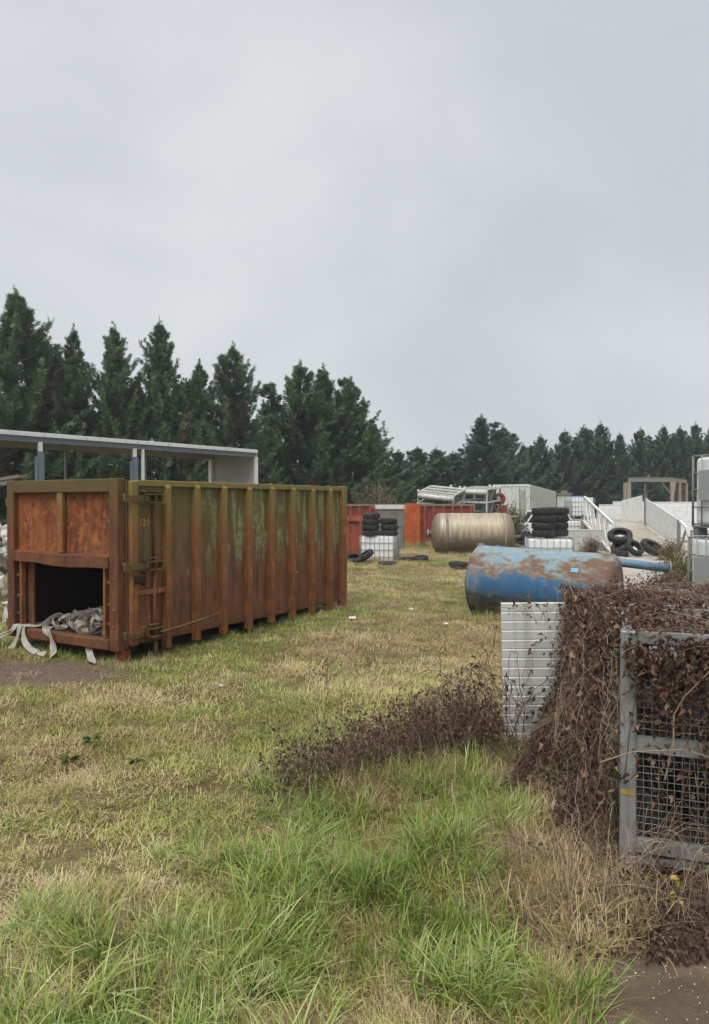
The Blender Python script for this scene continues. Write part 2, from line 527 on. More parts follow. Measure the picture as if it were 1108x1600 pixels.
def concrete_mat(name, c, stain):
    M = Mat(name, 0.85, 0, 0.2)
    p = M.pos()
    n1 = M.noise(p, 1.1, 6, 0.6); n2 = M.noise(p, 11, 7, 0.7); n3 = M.noise(p, 90, 3)
    col = M.mix(M.ramp(n1, [(0.4, 0.0), (0.62, 1.0)]), c, stain)
    col = M.mix(M.ramp(n2, [(0.45, 0.0), (0.7, 0.6)]), col, tuple(v * 0.55 for v in stain))
    col = M.mix(M.ramp(n3, [(0.6, 0.0), (0.75, 0.35)]), col, (0.4, 0.36, 0.3))
    M.base(col); M.bump(M.math('ADD', n2, n3), 0.4, 0.008)
    return M.m
m_conc = concrete_mat('old_concrete', (0.20, 0.15, 0.105), (0.10, 0.072, 0.048))
m_yard = concrete_mat('yard_concrete', (0.50, 0.48, 0.45), (0.30, 0.27, 0.23))
m_deck = concrete_mat('ramp_deck', (0.44, 0.41, 0.36), (0.30, 0.26, 0.20))

def leafy(name, lo, mid, hi, trans=0.25, rough=0.6, tint=False, dead=None, spec=0.25):
    """foliage with colour by a per-blade random value stored in attribute v"""
    M = Mat(name, rough, 0, spec)
    v = M.attr('v')['Fac']
    if tint:
        v = M.math('ADD', M.math('MULTIPLY', v, 0.6), M.math('MULTIPLY', M.attr('tint', 'INSTANCER')['Fac'], 0.4))
    stops = [(0.0, lo), (0.5, mid), (0.95, hi)]
    if dead: stops = [(0.0, dead), (0.045, dead), (0.075, lo), (0.5, mid), (0.95, hi)]
    col = M.ramp(v, stops)
    M.base(col)
    if trans > 0:
        tr = M.nd('ShaderNodeBsdfTranslucent', Color=col)
        mx = M.nd('ShaderNodeMixShader', _0=trans)
        M.t.links.new(M.b.outputs[0], mx.inputs[1]); M.t.links.new(tr.outputs[0], mx.inputs[2])
        M.t.links.new(mx.outputs[0], M.out.inputs['Surface'])
    return M.m

m_gr_lush = leafy('grass_lush', (0.075, 0.125, 0.018), (0.225, 0.315, 0.055), (0.58, 0.62, 0.28), tint=True, rough=0.45, spec=0.5, trans=0.2)
m_gr_olive = leafy('grass_olive', (0.14, 0.155, 0.03), (0.345, 0.35, 0.085), (0.60, 0.57, 0.22), tint=True, rough=0.45, spec=0.5, trans=0.2)
m_gr_straw = leafy('grass_straw', (0.27, 0.19, 0.085), (0.51, 0.395, 0.20), (0.68, 0.57, 0.345), tint=True, rough=0.45, spec=0.5, trans=0.2)
m_gr_brown = leafy('grass_brown', (0.10, 0.065, 0.04), (0.25, 0.17, 0.105), (0.48, 0.36, 0.23), tint=True, rough=0.45, spec=0.5, trans=0.2)
m_cyp = leafy('cypress_green', (0.046, 0.086, 0.052), (0.085, 0.142, 0.078), (0.165, 0.22, 0.105), trans=0.12, rough=0.7, dead=(0.10, 0.062, 0.045))
m_cyp2 = leafy('cypress_blue_green', (0.048, 0.086, 0.066), (0.078, 0.13, 0.092), (0.14, 0.195, 0.115), trans=0.12, rough=0.7, dead=(0.06, 0.06, 0.04))
m_bark = plain('bark', (0.09, 0.065, 0.05), 0.95, scale=14)
m_dryleaf = leafy('dry_leaf', (0.05, 0.03, 0.025), (0.135, 0.078, 0.056), (0.33, 0.215, 0.145), trans=0.15, rough=0.7)
m_stem = leafy('dry_stem', (0.06, 0.038, 0.03), (0.17, 0.115, 0.08), (0.46, 0.36, 0.25), trans=0.0, rough=0.8)
m_yleaf = leafy('yellowing_leaf', (0.16, 0.17, 0.03), (0.34, 0.30, 0.05), (0.52, 0.44, 0.10), trans=0.3)
m_twigbush = leafy('twig_bush', (0.10, 0.09, 0.06), (0.17, 0.16, 0.11), (0.25, 0.23, 0.15), trans=0.1)
m_gleaf = leafy('green_leaf', (0.05, 0.09, 0.02), (0.12, 0.17, 0.04), (0.22, 0.26, 0.07), trans=0.3)
m_rubble = plain('rubble', (0.50, 0.47, 0.43), 0.9, var=0.45, scale=3)

def np_mesh(name, verts, faces, mat, v=None, smooth=False):
    """verts (N,3); faces: list of (M,k) index arrays; v: per-vertex value"""
    me = bpy.data.meshes.new(name)
    verts = np.asarray(verts, np.float32)
    me.vertices.add(len(verts)); me.vertices.foreach_set('co', verts.ravel())
    sizes = np.concatenate([np.full(len(f), f.shape[1]) for f in faces])
    loops = np.concatenate([f.ravel() for f in faces]).astype(np.int32)
    me.loops.add(len(loops)); me.loops.foreach_set('vertex_index', loops)
    me.polygons.add(len(sizes))
    me.polygons.foreach_set('loop_start', np.concatenate([[0], np.cumsum(sizes)[:-1]]).astype(np.int32))
    me.polygons.foreach_set('use_smooth', np.full(len(sizes), smooth))
    if v is not None:
        a = me.attributes.new('v', 'FLOAT', 'POINT'); a.data.foreach_set('value', np.asarray(v, np.float32))
    if mat: me.materials.append(mat)
    me.update(calc_edges=True); me.validate()
    return me

def norm(a):
    return a / np.maximum(np.linalg.norm(a, axis=-1, keepdims=True), 1e-9)

def rhombi(p, d, s, L, w, at=0.4):
    n = len(p)
    L = np.asarray(L).reshape(-1, 1) * np.ones((n, 1)); w = np.asarray(w).reshape(-1, 1) * np.ones((n, 1))
    V = np.stack([p, p + d * L * at + s * w / 2, p + d * L, p + d * L * at - s * w / 2], 1).reshape(-1, 3)
    F = np.arange(n * 4).reshape(n, 4)
    return V, F

def blades(p, azim, L, w, lean, segs=3, curl=0.6):
    """curved grass blades; returns verts, quads, tris"""
    n = len(p)
    out = np.stack([np.cos(azim), np.sin(azim), np.zeros(n)], 1)
    side = np.stack([-np.sin(azim), np.cos(azim), np.zeros(n)], 1)
    rows = []
    for i in range(segs + 1):
        t = i / segs
        ang = lean * (0.35 + curl * 1.4 * t)
        # integrate the bend crudely
        r = L * t * np.sin(np.clip(ang * 0.75, 0, 2.4)); z = L * t * np.cos(np.clip(ang * 0.75, 0, 2.4))
        c = p + out * r[:, None] + np.array([0, 0, 1]) * z[:, None]
        ww = w * (1 - 0.75 * t ** 1.5) / 2
        if i < segs:
            rows.append(c - side * ww[:, None]); rows.append(c + side * ww[:, None])
        else:
            rows.append(c)
    k = len(rows)
    V = np.stack(rows, 1).reshape(-1, 3)
    b = np.arange(n)[:, None] * k
    Q = np.concatenate([b + np.array([2*i, 2*i+1, 2*i+3, 2*i+2]) for i in range(segs - 1)]) if segs > 1 else np.zeros((0, 4), int)
    T = b + np.array([2*segs-2, 2*segs-1, 2*segs])
    return V, Q, T, k

# ------------------------------------------------------------------ ground
def make_ground():
    def axis(lo, hi, fine_lo, fine_hi, step):
        a = list(np.arange(fine_lo, fine_hi + 1e-6, step))
        d = step
        x = fine_hi
        while x < hi:
            d *= 1.35; x = min(hi, x + d); a.append(x)
        d = step; x = fine_lo
        while x > lo:
            d *= 1.35; x = max(lo, x - d); a.insert(0, x)
        return np.array(a)
    xs = axis(-500, 500, -9, 9, 0.12); ys = axis(-60, 900, 1.0, 18, 0.12)
    X, Y = np.meshgrid(xs, ys)
    Z = gz(X, Y)
    V = np.stack([X, Y, Z], -1).reshape(-1, 3)
    nx, ny = len(xs), len(ys)
    i = np.arange(ny - 1)[:, None] * nx + np.arange(nx - 1)[None, :]
    i = i.ravel()
    F = np.stack([i, i + 1, i + nx + 1, i + nx], 1)
    tag(link('ground', np_mesh('ground', V, [F], m_ground, smooth=True)), kind='structure')
make_ground()

def slab(name, poly, z0, z1, mat):
    mb = MB()
    n = len(poly)
    mb.add([(x, y, z0) for x, y in poly] + [(x, y, z1) for x, y in poly],
           [tuple(range(n, 2 * n))] + [(i, (i + 1) % n, n + (i + 1) % n, n + i) for i in range(n)])
    return tag(mb.build(name, mat), kind='structure')
slab('concrete_pad', [(0.62, 1.0), (0.70, 2.6), (0.86, 2.95), (1.02, 3.22), (1.35, 3.5), (1.5, 3.8), (5.5, 3.4), (5.5, 1.0)], -0.1, 0.03, m_conc)
slab('yard_slab', [(5.3, 13.6), (6.3, 17), (7.2, 21), (8.6, 26.4), (9.4, 27.4), (9.9, 36), (40, 36), (40, 12.0), (8, 12.0)], -0.2, 0.05, m_yard)

def haze():
    mb = MB().box((-540, -70, -1.2), (540, 940, 16.5))
    m = bpy.data.materials.new('haze_air'); m.use_nodes = True
    nt = m.node_tree
    for n_ in list(nt.nodes): nt.nodes.remove(n_)
    o_ = nt.nodes.new('ShaderNodeOutputMaterial'); pv = nt.nodes.new('ShaderNodeVolumePrincipled')
    pv.inputs['Color'].default_value = (0.86, 0.91, 0.96, 1); pv.inputs['Density'].default_value = 0.0009
    nt.links.new(pv.outputs[0], o_.inputs['Volume'])
    o = mb.build('haze', m); tag(o, kind='stuff')
haze()

# ------------------------------------------------------------------ rust-brown roll-off container
P0 = Vector((-2.87, 9.2, 0)); YAW = math.atan2(0.854, 0.52)
LEN, WID, TOP = 5.10, 2.25, 2.30
def big_container():
    t = thing('waste_container', 'long rust-brown ribbed steel container with an open hatch and algae streaks', 'container', P0, YAW)
    # side sheets
    for nm, y0, y1 in (('side_panel', 0.0, 0.012), ('side_panel', WID - 0.012, WID)):
        MB().box((0.12, y0, 0.25), (LEN - 0.04, y1, 2.21)).build(nm, m_side, t)
    MB().box((LEN - 0.04, 0.05, 0.2), (LEN - 0.02, WID - 0.05, 2.2)).build('end_panel', m_side, t)
    MB().box((0.1, 0.02, 2.19), (LEN - 0.05, WID - 0.02, 2.21)).build('roof', m_side, t)
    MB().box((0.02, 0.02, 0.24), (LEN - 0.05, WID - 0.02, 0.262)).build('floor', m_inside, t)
    # near-black inner lining over the side and end walls of the hold
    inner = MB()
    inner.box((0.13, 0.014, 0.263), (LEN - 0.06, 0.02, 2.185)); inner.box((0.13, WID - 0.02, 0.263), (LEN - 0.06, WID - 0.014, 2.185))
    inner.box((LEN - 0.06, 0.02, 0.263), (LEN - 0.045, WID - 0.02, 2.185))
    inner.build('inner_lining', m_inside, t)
    # top and bottom rails along both sides
    for y0, y1 in ((-0.085, 0.03), (WID - 0.03, WID + 0.085)):
        MB().box((0.14, y0 + 0.02, 2.205), (LEN - 0.02, y1, 2.285), ch=0.008).build('top_rail', m_rib, t)
    for y0, y1 in ((-0.03, -0.002), (WID + 0.002, WID + 0.03)):
        MB().box((0.14, y0, 0.20), (LEN - 0.04, y1, 0.262)).build('bottom_rail', m_frame, t)
    # ribs: channel with mitred top
    rib = MB()
    for a, b in (((-0.045, -0.09, 0.10), (-0.039, -0.001, 2.2)), ((0.039, -0.09, 0.10), (0.045, -0.001, 2.2))):
        rib.box(a, b)
    rib.box((-0.045, -0.097, 0.10), (0.045, -0.0905, 2.21))
    rib.add([(-0.045, -0.095, 2.21), (0.045, -0.095, 2.21), (0.045, -0.03, 2.298), (-0.045, -0.03, 2.298), (-0.045, -0.03, 2.21), (0.045, -0.03, 2.21)],
            [(0, 1, 2, 3), (0, 3, 4), (1, 5, 2), (3, 2, 5, 4), (0, 4, 5, 1)])
    rme = rib.mesh('rib', m_rib)
    for k in range(8):
        x = 0.656 + 0.562 * k
        j = random.uniform(-0.008, 0.008)
        link('rib', rme, t, loc=(x + j, 0, random.uniform(-0.02, 0.004)), rot=(0, 0, random.uniform(-0.05, 0.05)))
        link('rib', rme, t, loc=(x, WID, 0), rot=(0, 0, math.pi))
    # end corner posts
    for y0, y1 in ((-0.10, 0.04), (WID - 0.04, WID + 0.10)):
        MB().box((LEN - 0.13, y0, 0.11), (LEN, y1, 2.295), ch=0.01).build('corner_post', m_rib, t)
    MB().box((LEN - 0.11, 0.04, 2.19), (LEN - 0.004, WID - 0.04, 2.29)).build('end_beam', m_rib, t)
    MB().box((LEN, 0.25, 0.95), (LEN + 0.14, 0.34, 1.25), ch=0.01).build('lug', m_rib, t)
    # hinge-side posts behind the door
    MB().box((0.03, -0.09, 0.20), (0.14, 0.05, 2.27), ch=0.01).build('corner_post', m_rib, t)
    MB().box((0.03, WID - 0.05, 0.20), (0.14, WID + 0.09, 2.27), ch=0.01).build('corner_post', m_rib, t)
    # number panel between post and first rib
    MB().box((0.14, -0.022, 0.42), (0.60, -0.008, 2.16)).build('number_panel', m_side, t)
    MB().box((0.15, -0.07, 0.82), (0.61, -0.022, 0.885)).build('cross_bar', m_rib, t)
    MB().box((0.15, -0.06, 0.36), (0.45, -0.02, 0.42)).build('cross_bar', m_rib, t)
    MB().box((0.15, -0.055, 0.62), (0.26, -0.022, 0.645)).build('step', m_latch, t)
    MB().box((0.15, -0.055, 0.77), (0.27, -0.022, 0.80)).build('step', m_latch, t)
    MB().box((0.14, -0.05, 2.13), (0.62, -0.012, 2.205)).build('cross_bar', m_frame, t)
    MB().tube([(0.43, -0.055, 0.22), (0.43, -0.055, 1.20)], 0.024, 8).build('locking_rod', m_rib, t)
    MB().tube([(0.43, -0.045, 1.22), (0.43, -0.045, 2.1)], 0.018, 8).build('locking_rod', m_frame, t)
    # painted number
    cu = bpy.data.curves.new('number', 'FONT'); cu.body = '121'; cu.size = 0.125; cu.extrude = 0.0015
    cu.align_x = 'CENTER'
    tmp = bpy.data.objects.new('tmp', cu); C.objects.link(tmp)
    dg = bpy.context.evaluated_depsgraph_get()
    me = bpy.data.meshes.new_from_object(tmp.evaluated_get(dg)); bpy.data.objects.remove(tmp)
    me.materials.clear(); me.materials.append(m_yellow)
    link('painted_number', me, t, loc=(0.295, -0.0245, 1.70), rot=(R(90), 0, 0))
    # clamps, near side and far side
    def clamp(z, y, s, x0=-0.10):
        c = MB()
        c.box((x0, y - 0.055 * s, z - 0.04), (0.29, y - 0.085 * s, z + 0.035))
        c.box((x0, y - 0.09 * s, z + 0.035), (x0 + 0.05, y - 0.03 * s, z + 0.06))
        c.box((0.29, y - 0.04 * s, z + 0.045), (0.50, y - 0.13 * s, z + 0.062))
        c.box((0.29, y - 0.04 * s, z - 0.06), (0.50, y - 0.13 * s, z - 0.043))
        c.box((0.485, y - 0.04 * s, z - 0.043), (0.50, y - 0.13 * s, z + 0.045))
        c.box((0.30, y - 0.03 * s, z + 0.09), (0.45, y - 0.11 * s, z + 0.105))
        o = c.build('clamp', m_latch, t)
        p = MB().tube([(0.22, y - 0.10 * s, z - 0.10), (0.22, y - 0.10 * s, z + 0.08), (0.19, y - 0.10 * s, z + 0.095)], 0.011, 6)
        p.build('clamp_pin', m_latch, o)
    for z in (2.05, 1.19, 0.33): clamp(z, -0.03, 1)
    for z in (2.0, 1.16, 0.30): clamp(z, WID + 0.03, -1, -0.06)
    k = MB().box((0.06, -0.17, 0.98), (0.20, -0.092, 1.09), ch=0.012); k.box((0.17, -0.15, 0.95), (0.20, -0.10, 1.13))
    k.build('hook_eye', m_inside, t)
    MB().tube([(0.44, -0.16, 0.325), (0.75, -0.17, 0.345), (1.10, -0.165, 0.375), (1.58, -0.15, 0.42)], 0.017, 6).build('lever_bar', m_latch, t)
    MB().tube([(0.43, -0.075, 0.20), (0.43, -0.075, -0.04)], [0.03, 0.022], 8).build('jack_foot', m_frame, t)
    # door: frame, two sunk sheets, mullion, dented crossbar
    d = MB()
    d.box((-0.12, 0.0, 0.14), (0.0, 0.16, 2.30), ch=0.01)
    door = d.build('door_frame', m_frame, t)
    MB().box((-0.12, WID - 0.15, 0.14), (0.0, WID, 2.30), ch=0.01).build('door_post', m_frame, t)
    MB().box((-0.117, 0.161, 2.13), (-0.003, WID - 0.151, 2.297), ch=0.008).build('header', m_frame, t)
    MB().box((0.004, -0.03, 0.16), (0.028, 0.06, 2.28)).build('seal_strip', m_frame, t)
    pan = MB()
    nx_, nz_ = 14, 10
    for (ya, yb) in ((0.161, WID / 2 - 0.05), (WID / 2 + 0.05, WID - 0.151)):
        vs = []; fs = []
        for i in range(nx_ + 1):
            for j in range(nz_ + 1):
                y = ya + (yb - ya) * i / nx_; z = 1.33 + 0.80 * j / nz_
                e_ = 4 * (i / nx_) * (1 - i / nx_) * 4 * (j / nz_) * (1 - j / nz_)
                vs.append((-0.045 + 0.03 * e_ * (0.3 + vnoise(y * 2.2, z * 2.2, 3)) + 0.008 * vnoise(y * 6, z * 6, 4), y, z))
        for i in range(nx_):
            for j in range(nz_):
                a = i * (nz_ + 1) + j
                fs.append((a, a + 1, a + nz_ + 2, a + nz_ + 1))
        q = MB().add(vs, fs, True)
        q.build('door_sheet', m_door, t)
    MB().box((-0.11, WID / 2 - 0.055, 1.335), (-0.05, WID / 2 + 0.055, 2.128), ch=0.006).build('mullion', m_rib, t)
    # dented lip over the hatch
    vs = []; fs = []
    nseg = 24
    for i in range(nseg + 1):
        y = 0.163 + (WID - 0.315) * i / nseg
        sag = -0.022 * math.exp(-((i / nseg - 0.42) / 0.16) ** 2) - 0.02 * vnoise(y * 3, 0.5, 9) - 0.03 * (1 - i / nseg)
        bow = -0.03 * math.exp(-((i / nseg - 0.45) / 0.25) ** 2)
        for (xx, zz) in ((-0.135, 1.33), (-0.135, 1.21), (-0.04, 1.19), (-0.04, 1.35)):
            vs.append((xx + (bow if xx < -0.1 else 0), y, zz + sag * (1.0 if zz < 1.3 else 0.35)))
    for i in range(nseg):
        for kk in range(4):
            fs.append((i*4+kk, i*4+(kk+1) % 4, i*4+4+(kk+1) % 4, i*4+4+kk))
    fs += [(0, 1, 2, 3), (nseg*4+3, nseg*4+2, nseg*4+1, nseg*4)]
    MB().add(vs, fs).build('hatch_lip', m_frame, t)
    # hatch jambs with rungs
    for y, dy in ((0.255, 0.035), (WID - 0.30, 0.045)):
        MB().box((-0.10, y, 0.27), (-0.03, y + dy, 1.24)).build('hatch_jamb', m_rib, t)
    MB().box((-0.05, WID - 0.25, 0.27), (0.0, WID - 0.152, 1.24)).build('hatch_jamb', m_inside, t)
    MB().box((0.004, WID - 0.42, 0.27), (0.03, WID - 0.20, 1.30)).build('inner_jamb', m_frame, t)
    for z in (0.45, 0.70, 0.98):
        MB().box((-0.07, 0.161, z), (-0.045, 0.254, z + 0.03)).build('rung', m_rib, t)
        MB().box((-0.07, WID - 0.254, z), (-0.052, WID - 0.152, z + 0.03)).build('rung', m_rib, t)
    s = MB().box((-0.135, 0.162, 0.145), (-0.002, WID - 0.152, 0.275), ch=0.012)
    s.build('sill', m_frame, t)
    # bolts on the posts
    b = MB().lathe([(0.0, 0.008), (0.014, 0.008), (0.016, 0.0)], 8, 'x').mesh('bolt', m_rib)
    for z in (0.45, 0.65, 0.85, 1.05):
        link('bolt', b, t, loc=(-0.121, 0.08, z), rot=(0, 0, math.pi))
        link('bolt', b, t, loc=(-0.121, WID - 0.08, z), rot=(0, 0, math.pi))
    # skids, cross members, rollers
    for y in (0.55, WID - 0.75):
        MB().box((0.0, y, 0.06), (LEN - 0.1, y + 0.2, 0.235)).build('skid', m_frame, t)
    for k in range(8):
        MB().box((0.62 + 0.562 * k, 0.02, 0.16), (0.69 + 0.562 * k, WID - 0.02, 0.236)).build('cross_member', m_frame, t)
    for y in (0.30, WID - 0.45):
        for x in (0.35, 4.5):
            MB().lathe([(0.0, 0.0), (0.10, 0.0), (0.115, 0.02), (0.115, 0.16), (0.10, 0.18), (0.0, 0.18)], 18, 'y').build('roller', m_frame, t, loc=(x, y, 0.115))
    MB().box((-0.05, -0.02, 0.03), (0.06, 0.14, 0.139)).build('foot_plate', m_door, t)
    return t
big = big_container()
CM = Matrix.Translation(P0) @ Matrix.Rotation(YAW, 4, 'Z')      # container frame to world

# ------------------------------------------------------------------ webbing in the hatch
def strap(path, w, label, side=(0, 1, 0), name='webbing_strap'):
    pts = [CM @ Vector(p) for p in path]
    # smooth the polyline (Catmull-Rom)
    out = []
    for i in range(len(pts) - 1):
        p0 = pts[max(i-1, 0)]; p1 = pts[i]; p2 = pts[i+1]; p3 = pts[min(i+2, len(pts)-1)]
        for k in range(5):
            t = k / 5
            out.append(0.5 * ((2*p1) + (-p0+p2)*t + (2*p0-5*p1+4*p2-p3)*t*t + (-p0+3*p1-3*p2+p3)*t**3))
    out.append(pts[-1])
    n = len(out)
    base = Vector((CM.to_3x3() @ Vector(side)))
    sides = []
    tw = random.uniform(-0.5, 0.5)
    for i in range(n):
        sides.append(Matrix.Rotation(tw * math.sin(i * 0.5), 3, 'Z') @ base + Vector((0, 0, 0.35 * math.sin(i * 0.37))))
    o = MB().ribbon(out, sides, w, 0.007).build(name, m_strap)
    tag(o, label, 'strap', 'webbing straps hanging from the container hatch')
    return o
SG = 0.01
strap([(0.35, 2.0, 0.285), (0.0, 2.02, 0.295), (-0.13, 2.04, 0.31), (-0.20, 2.12, 0.22), (-0.42, 2.40, 0.10), (-0.62, 2.75, 0.04), (-0.75, 3.0, 0.02)], 0.075, 'grey webbing strap stretched furthest out over the grass from the hatch')
strap([(0.4, 1.9, 0.29), (0.0, 1.97, 0.302), (-0.14, 2.00, 0.315), (-0.22, 2.06, 0.2), (-0.48, 2.30, 0.06), (-0.66, 2.52, 0.02), (-0.7, 2.62, 0.015)], 0.08, 'grey webbing strap lying just below the longest strap from the hatch')
strap([(0.3, 1.88, 0.285), (-0.05, 1.90, 0.30), (-0.145, 1.92, 0.30), (-0.17, 1.95, 0.16), (-0.22, 1.97, 0.04), (-0.27, 1.99, 0.012)], 0.085, 'short grey strap hanging straight down at the far end of the hatch sill')
strap([(0.2, 1.80, 0.285), (-0.05, 1.82, 0.30), (-0.145, 1.84, 0.29), (-0.20, 1.75, 0.13), (-0.24, 1.56, 0.04), (-0.25, 1.38, 0.012), (-0.26, 1.22, 0.015)], 0.08, 'grey strap curving from the sill along the ground below the hatch')
strap([(0.1, 1.62, 0.285), (-0.05, 1.5, 0.295), (-0.13, 1.38, 0.292), (-0.16, 1.26, 0.24), (-0.165, 1.20, 0.12), (-0.19, 1.15, 0.03), (-0.27, 1.05, 0.014)], 0.09, 'single grey strap draped over the middle of the hatch sill')
strap([(0.15, 0.62, 0.13), (-0.05, 0.60, 0.13), (-0.12, 0.52, 0.07), (-0.22, 0.36, 0.015), (-0.27, 0.30, 0.012)], 0.095, 'grey strap poking out under the sill beside the corner post')

def strap_heap():
    mb = MB()
    r = random.Random(4)
    for k in range(95):
        u = r.random()
        cx = 0.05 + 0.75 * r.random(); cy = 0.38 + 1.2 * u
        hgt = 0.30 * max(0.12, 1 - ((cy - 0.5) / 1.0) ** 2) * max(0.3, 1 - abs(cx - 0.35))
        cz = 0.285 + hgt * r.random()
        rad = 0.05 + 0.10 * r.random()
        ax = Euler((r.uniform(-0.9, 0.9), r.uniform(-0.9, 0.9), r.uniform(0, 6.3))).to_matrix()
        arc = r.uniform(2.0, 5.5)
        st = r.uniform(0, 6.3)
        el_ = r.uniform(0.5, 1.6)
        pts = []; sd = []
        nn = 9
        for i in range(nn):
            a = st + arc * i / (nn - 1)
            v = ax @ Vector((rad * el_ * math.cos(a), rad * math.sin(a), 0.01 * i))
            p = Vector((cx, cy, cz)) + v
            p.z = max(p.z, 0.275)
            p.x = max(p.x, -0.09); p.y = max(p.y, 0.31)
            pts.append(p); sd.append(ax @ Vector((0, 0, 1)))
        mb.ribbon(pts, sd, 0.05, 0.006)
    for y in (0.56, 0.43):
        pts = [Vector((0.05, y + 0.055 * math.cos(a), 0.565 + 0.055 * math.sin(a))) for a in np.linspace(-1.3, 4.4, 14)]
        mb.ribbon(pts, (1, 0, 0), 0.05, 0.006)
    o = mb.build('webbing_heap', m_strap, loc=P0, rot=(0, 0, YAW))
    tag(o, 'tangled heap of grey webbing inside the dark hatch', 'webbing')
strap_heap()

# ------------------------------------------------------------------ curtain-side trailer behind
def trailer():
    t = thing('curtain_trailer', 'stripped curtain-side trailer with white roof and bare posts behind the container', 'trailer', (-3.66, 27.7, 0), math.atan2(-0.79, -0.61))
    L, W = 13.6, 2.5
    MB().box((0, -W, 3.93), (L, 0, 3.98)).build('roof', m_white, t)
    MB().box((0, -0.03, 3.86), (L, 0.035, 3.965)).build('roof_rail', m_white, t)
    MB().box((0, -0.10, 3.70), (L, -0.035, 3.858)).build('curtain_track', m_trim, t)
    MB().box((0, -W - 0.03, 3.70), (L, -W + 0.05, 3.925)).build('roof_rail', m_tanrail, t)
    for k in range(1, 17):
        MB().box((k * 0.8, -W + 0.06, 3.87), (k * 0.8 + 0.04, -0.11, 3.925)).build('roof_bow', m_galvdark, t)
    MB().box((0, -W, 1.15), (0.06, 0, 3.928)).build('bulkhead', m_greypan, t)
    for k in range(9):
        MB().box((0.062, -W + 0.1, 1.25 + k * 0.28), (0.075, -0.1, 1.26 + k * 0.28)).build('bulkhead_seam', m_greypan, t)
    MB().box((-0.02, -0.07, 1.1), (0.10, 0.03, 3.70)).build('corner_post', m_white, t)
    MB().box((0.07, -W + 0.0, 1.1), (0.20, -W + 0.16, 3.70)).build('corner_post', m_white, t)
    def post(x, y, kind):
        if kind == 'thin':
            MB().box((x, y, 1.2), (x + 0.05, y + 0.05, 3.69)).build('post', m_galvdark, t)
            return
        p = MB().box((x, y, 1.2), (x + 0.14, y + 0.09, 3.45)); p.box((x + 0.16, y - 0.02, 1.2), (x + 0.20, y + 0.10, 3.3))
        p.box((x - 0.04, y - 0.01, 2.2), (x - 0.002, y + 0.08, 3.4))
        o = p.build('post', m_trim, t)
        MB().box((x + 0.01, y + 0.01, 3.451), (x + 0.13, y + 0.08, 3.72)).build('post_head', m_white, o)
    post(8.5, -0.10, 'thick'); post(5.33, -0.10, 'thick'); post(11.4, -0.1, 'thick')
    MB().box((5.05, -0.09, 1.2), (5.13, -0.02, 3.72)).build('post', m_white, t)
    post(6.35, -W + 0.05, 'thin'); post(9.6, -W + 0.05, 'thin'); post(3.2, -W + 0.05, 'thin')
    MB().box((0, -W, 1.05), (L, 0, 1.18)).build('deck', m_wood, t)
    for y in (-0.75, -1.9): MB().box((0.2, y, 0.75), (L - 0.2, y + 0.14, 1.049)).build('chassis_beam', m_galvdark, t)
    whl = MB().lathe([(0.28, -0.14), (0.46, -0.15), (0.51, -0.1), (0.51, 0.1), (0.46, 0.15), (0.28, 0.14)], 28, 'y', closed=True).mesh('wheel', m_tyre)
    for x in (9.6, 10.9, 12.2):
        for y in (-0.18, -W + 0.18): link('wheel', whl, t, loc=(x, y, 0.51))
    for y in (-0.5, -2.0): MB().box((2.2, y, 0.0), (2.36, y + 0.12, 1.049)).build('landing_leg', m_galvdark, t)
trailer()

# ------------------------------------------------------------------ tyres
def tyre_mesh(name, r_out, r_in, w, n=44):
    h = w / 2
    prof = [(r_in, -h * 0.72), (r_in + 0.012, -h * 0.95), ((r_in + r_out) / 2, -h * 1.05), (r_out - 0.035, -h * 0.92), (r_out - 0.006, -h * 0.70),
            (r_out, -h * 0.42), (r_out - 0.010, -h * 0.38), (r_out - 0.010, -h * 0.30), (r_out, -h * 0.26), (r_out, h * 0.26), (r_out - 0.010, h * 0.30), (r_out - 0.010, h * 0.38), (r_out, h * 0.42),
            (r_out - 0.006, h * 0.70), (r_out - 0.035, h * 0.92), ((r_in + r_out) / 2, h * 1.05), (r_in + 0.012, h * 0.95), (r_in, h * 0.72), (r_in + 0.03, h * 0.5), (r_out - 0.03, h * 0.3), (r_out - 0.03, -h * 0.3), (r_in + 0.03, -h * 0.5)]
    mb = MB().lathe(prof, n, 'z', closed=True, smooth=False, mod=lambda k, j: -0.007 if (k % 2 and j in (3, 4, 5, 12, 13, 14)) else 0)
    return mb.mesh(name, m_tyre)
ty_car = tyre_mesh('tyre', 0.305, 0.19, 0.195)
ty_truck = tyre_mesh('tyre', 0.49, 0.285, 0.27)
def tyre(x, y, z, label, group, truck=False, rot=(0, 0, 0), s=1.0):
    o = link('tyre', ty_truck if truck else ty_car, loc=(x, y, z), rot=(rot[0] + random.gauss(0, 0.02), rot[1] + random.gauss(0, 0.02), rot[2] + random.uniform(0, 6)), scale=(s, s, s))
    tag(o, label, 'tyre', group)
    return o

